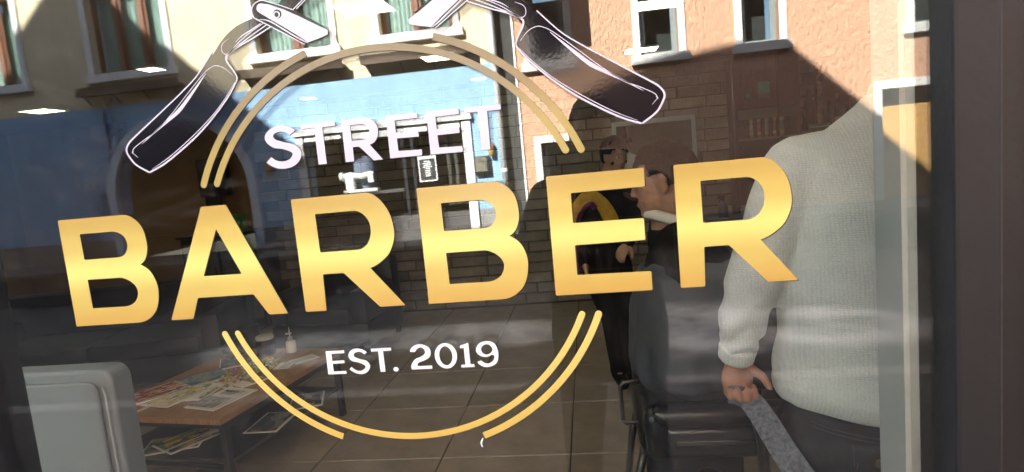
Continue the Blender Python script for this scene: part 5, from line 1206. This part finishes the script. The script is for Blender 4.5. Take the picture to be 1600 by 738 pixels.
def ribbon(pts, w, m_, nm):
    mb = MB(); prev = None; pts = [Vector(p) for p in pts]; sp_ = []
    for i in range(len(pts)-1):
        ta = (pts[i+1]-pts[max(i-1,0)])*.5; tb_ = (pts[min(i+2,len(pts)-1)]-pts[i])*.5
        for q_ in range(6): s = q_/6; sp_.append(pts[i]*(2*s**3-3*s*s+1)+ta*(s**3-2*s*s+s)+pts[i+1]*(-2*s**3+3*s*s)+tb_*(s**3-s*s))
    for i, p in enumerate(sp_):
        t_ = (sp_[min(i+1,len(sp_)-1)]-sp_[max(i-1,0)]).normalized(); wv = t_.cross(Vector((0,1,0))).normalized()
        ww = w[0]+(w[1]-w[0])*i/len(sp_); row = []
        for k in range(9):
            u = k/8*2-1; row.append(mb.bm.verts.new(p + wv*ww*u + Vector((0, .006*sin(u*9+i*.3) + .02*u*u, 0))))
        if prev:
            for k in range(8): mb.bm.faces.new([prev[k], prev[k+1], row[k+1], row[k]])
        prev = row
    o = mb.build(nm, m_, sc_, True); md = o.modifiers.new('s', 'SOLIDIFY'); md.thickness = .006; return o
y = BY_-.20
ribbon([(-.115,y+.03,.98),(-.125,y+.01,1.10),(-.105,y,1.20),(-.05,y-.01,1.285),(.02,y,1.315),(.08,y,1.26),(.125,y,1.17),(.14,y+.01,1.10)], (.022,.048), mustard, 'mustard_side')
ribbon([(-.10,y+.03,.80),(-.115,y+.03,.95),(-.105,y+.02,1.08),(-.085,y+.01,1.18),(-.04,y+.0,1.245),(.01,y+.01,1.27),(.05,y+.01,1.23)], (.022,.022), purple, 'purple_side')

# the person taking the picture, standing in the street in front of the glass
ph = empty('person', (0,0,0), 'photographer in a dark jacket holding up a phone, reflected in the glass', 'person')
PY = -1.42
Jp = dict(head=(.03,PY+.10,1.645), R=Matrix.Rotation(-.08, 3, 'X'), neck=(.03,PY+.02,1.50), chest=(.04,PY,1.32), pelvis=(.04,PY-.02,.93), shl=(-.155,PY+.02,1.415), ell=(-.24,PY+.16,1.19), wrl=(-.075,PY+.38,1.40),
    shr=(.235,PY+.02,1.415), elr=(.32,PY+.16,1.19), wrr=(.19,PY+.38,1.42), hipl=(-.06,PY-.02,.88), hipr=(.14,PY-.02,.88), knl=(-.09,PY,.50), knr=(.16,PY,.50), anl=(-.11,PY-.02,.15), anr=(.19,PY-.02,.15), foot=(0,1,0),
    handl=((.25,.55,.9),(.8,-.4,0),1,.55), handr=((-.3,.55,.85),(-.8,-.4,0),-1,.55))
body(ph, Jp, skin, .006)
face_bits(ph, Jp['head'], Jp['R'], 1, mat('dark_brown_hair', (.02,.013,.009), .7, .2, 90, .003, 200, spec=.08), -.09, .045)
jacket = mat('dark_olive_jacket', (.020,.020,.018), .8, .1, 12, .001, 60)
mb = MB(); loft(mb, [(.72,.04,PY-.01,.225,.17,2.4),(.9,.04,PY-.01,.225,.165,2.4),(1.1,.04,PY-.01,.215,.155,2.4),(1.3,.04,PY,.225,.15,2.4),(1.42,.04,PY,.19,.12,2.3),(1.50,.035,PY+.01,.09,.08,2)], 40)
for k in 'lr':
    S, E_, W_ = Vector(Jp['sh'+k]), Vector(Jp['el'+k]), Vector(Jp['wr'+k]); mb.caps((.04,PY,1.40), S, .085, .080); mb.caps(S, E_, .080, .068); mb.caps(E_, E_.lerp(W_,.88), .068, .048)
remesh(mb, 'jacket', jacket, .009, ph, 5, lambda p, n_: .006*noise.noise(p*10))
mb = MB()
for k in 'lr': mb.caps(Jp['hip'+k], Jp['kn'+k], .115, .085, 16); mb.caps(Jp['kn'+k], Jp['an'+k], .082, .068, 16)
mb.caps(Jp['hipl'], Jp['hipr'], .13, .13); remesh(mb, 'trousers', denim, .01, ph, 4)
shoes(ph, Jp, black_cloth)
phn = empty('phone', (0,0,0), 'smartphone held up in front of the photographer\'s face', 'phone')
Mx = Matrix((R_, fwd, U_)).transposed(); C0 = CAM - fwd*.011
def pbox(nm, x0, x1, y0, y1, z0, z1, m_, bev):
    mb = MB(); mb.box(x0, x1, y0, y1, z0, z1, bev=bev)
    for v in mb.bm.verts: v.co = Mx @ v.co + C0
    return mb.build(nm, m_, phn, ang=50)
pbox('case', -.028, .122, -.004, .004, -.040, .032, blkp, .003)
pbox('screen', -.024, .118, -.0052, -.0041, -.036, .028, mat('dark_screen', (.01,.01,.012), .1), 0)
for x, z in ((.022,.012),(.0, -.022),(.03,-.015)):
    mb = MB(); mb.lathe([(.007,.0041),(.008,.005),(.008,.0062),(.006,.007)], (x,0,z), 16, 'Y')
    for v in mb.bm.verts: v.co = Mx @ v.co + C0
    mb.build('lens', mat('lens_glass', (.01,.01,.015), .05), phn)
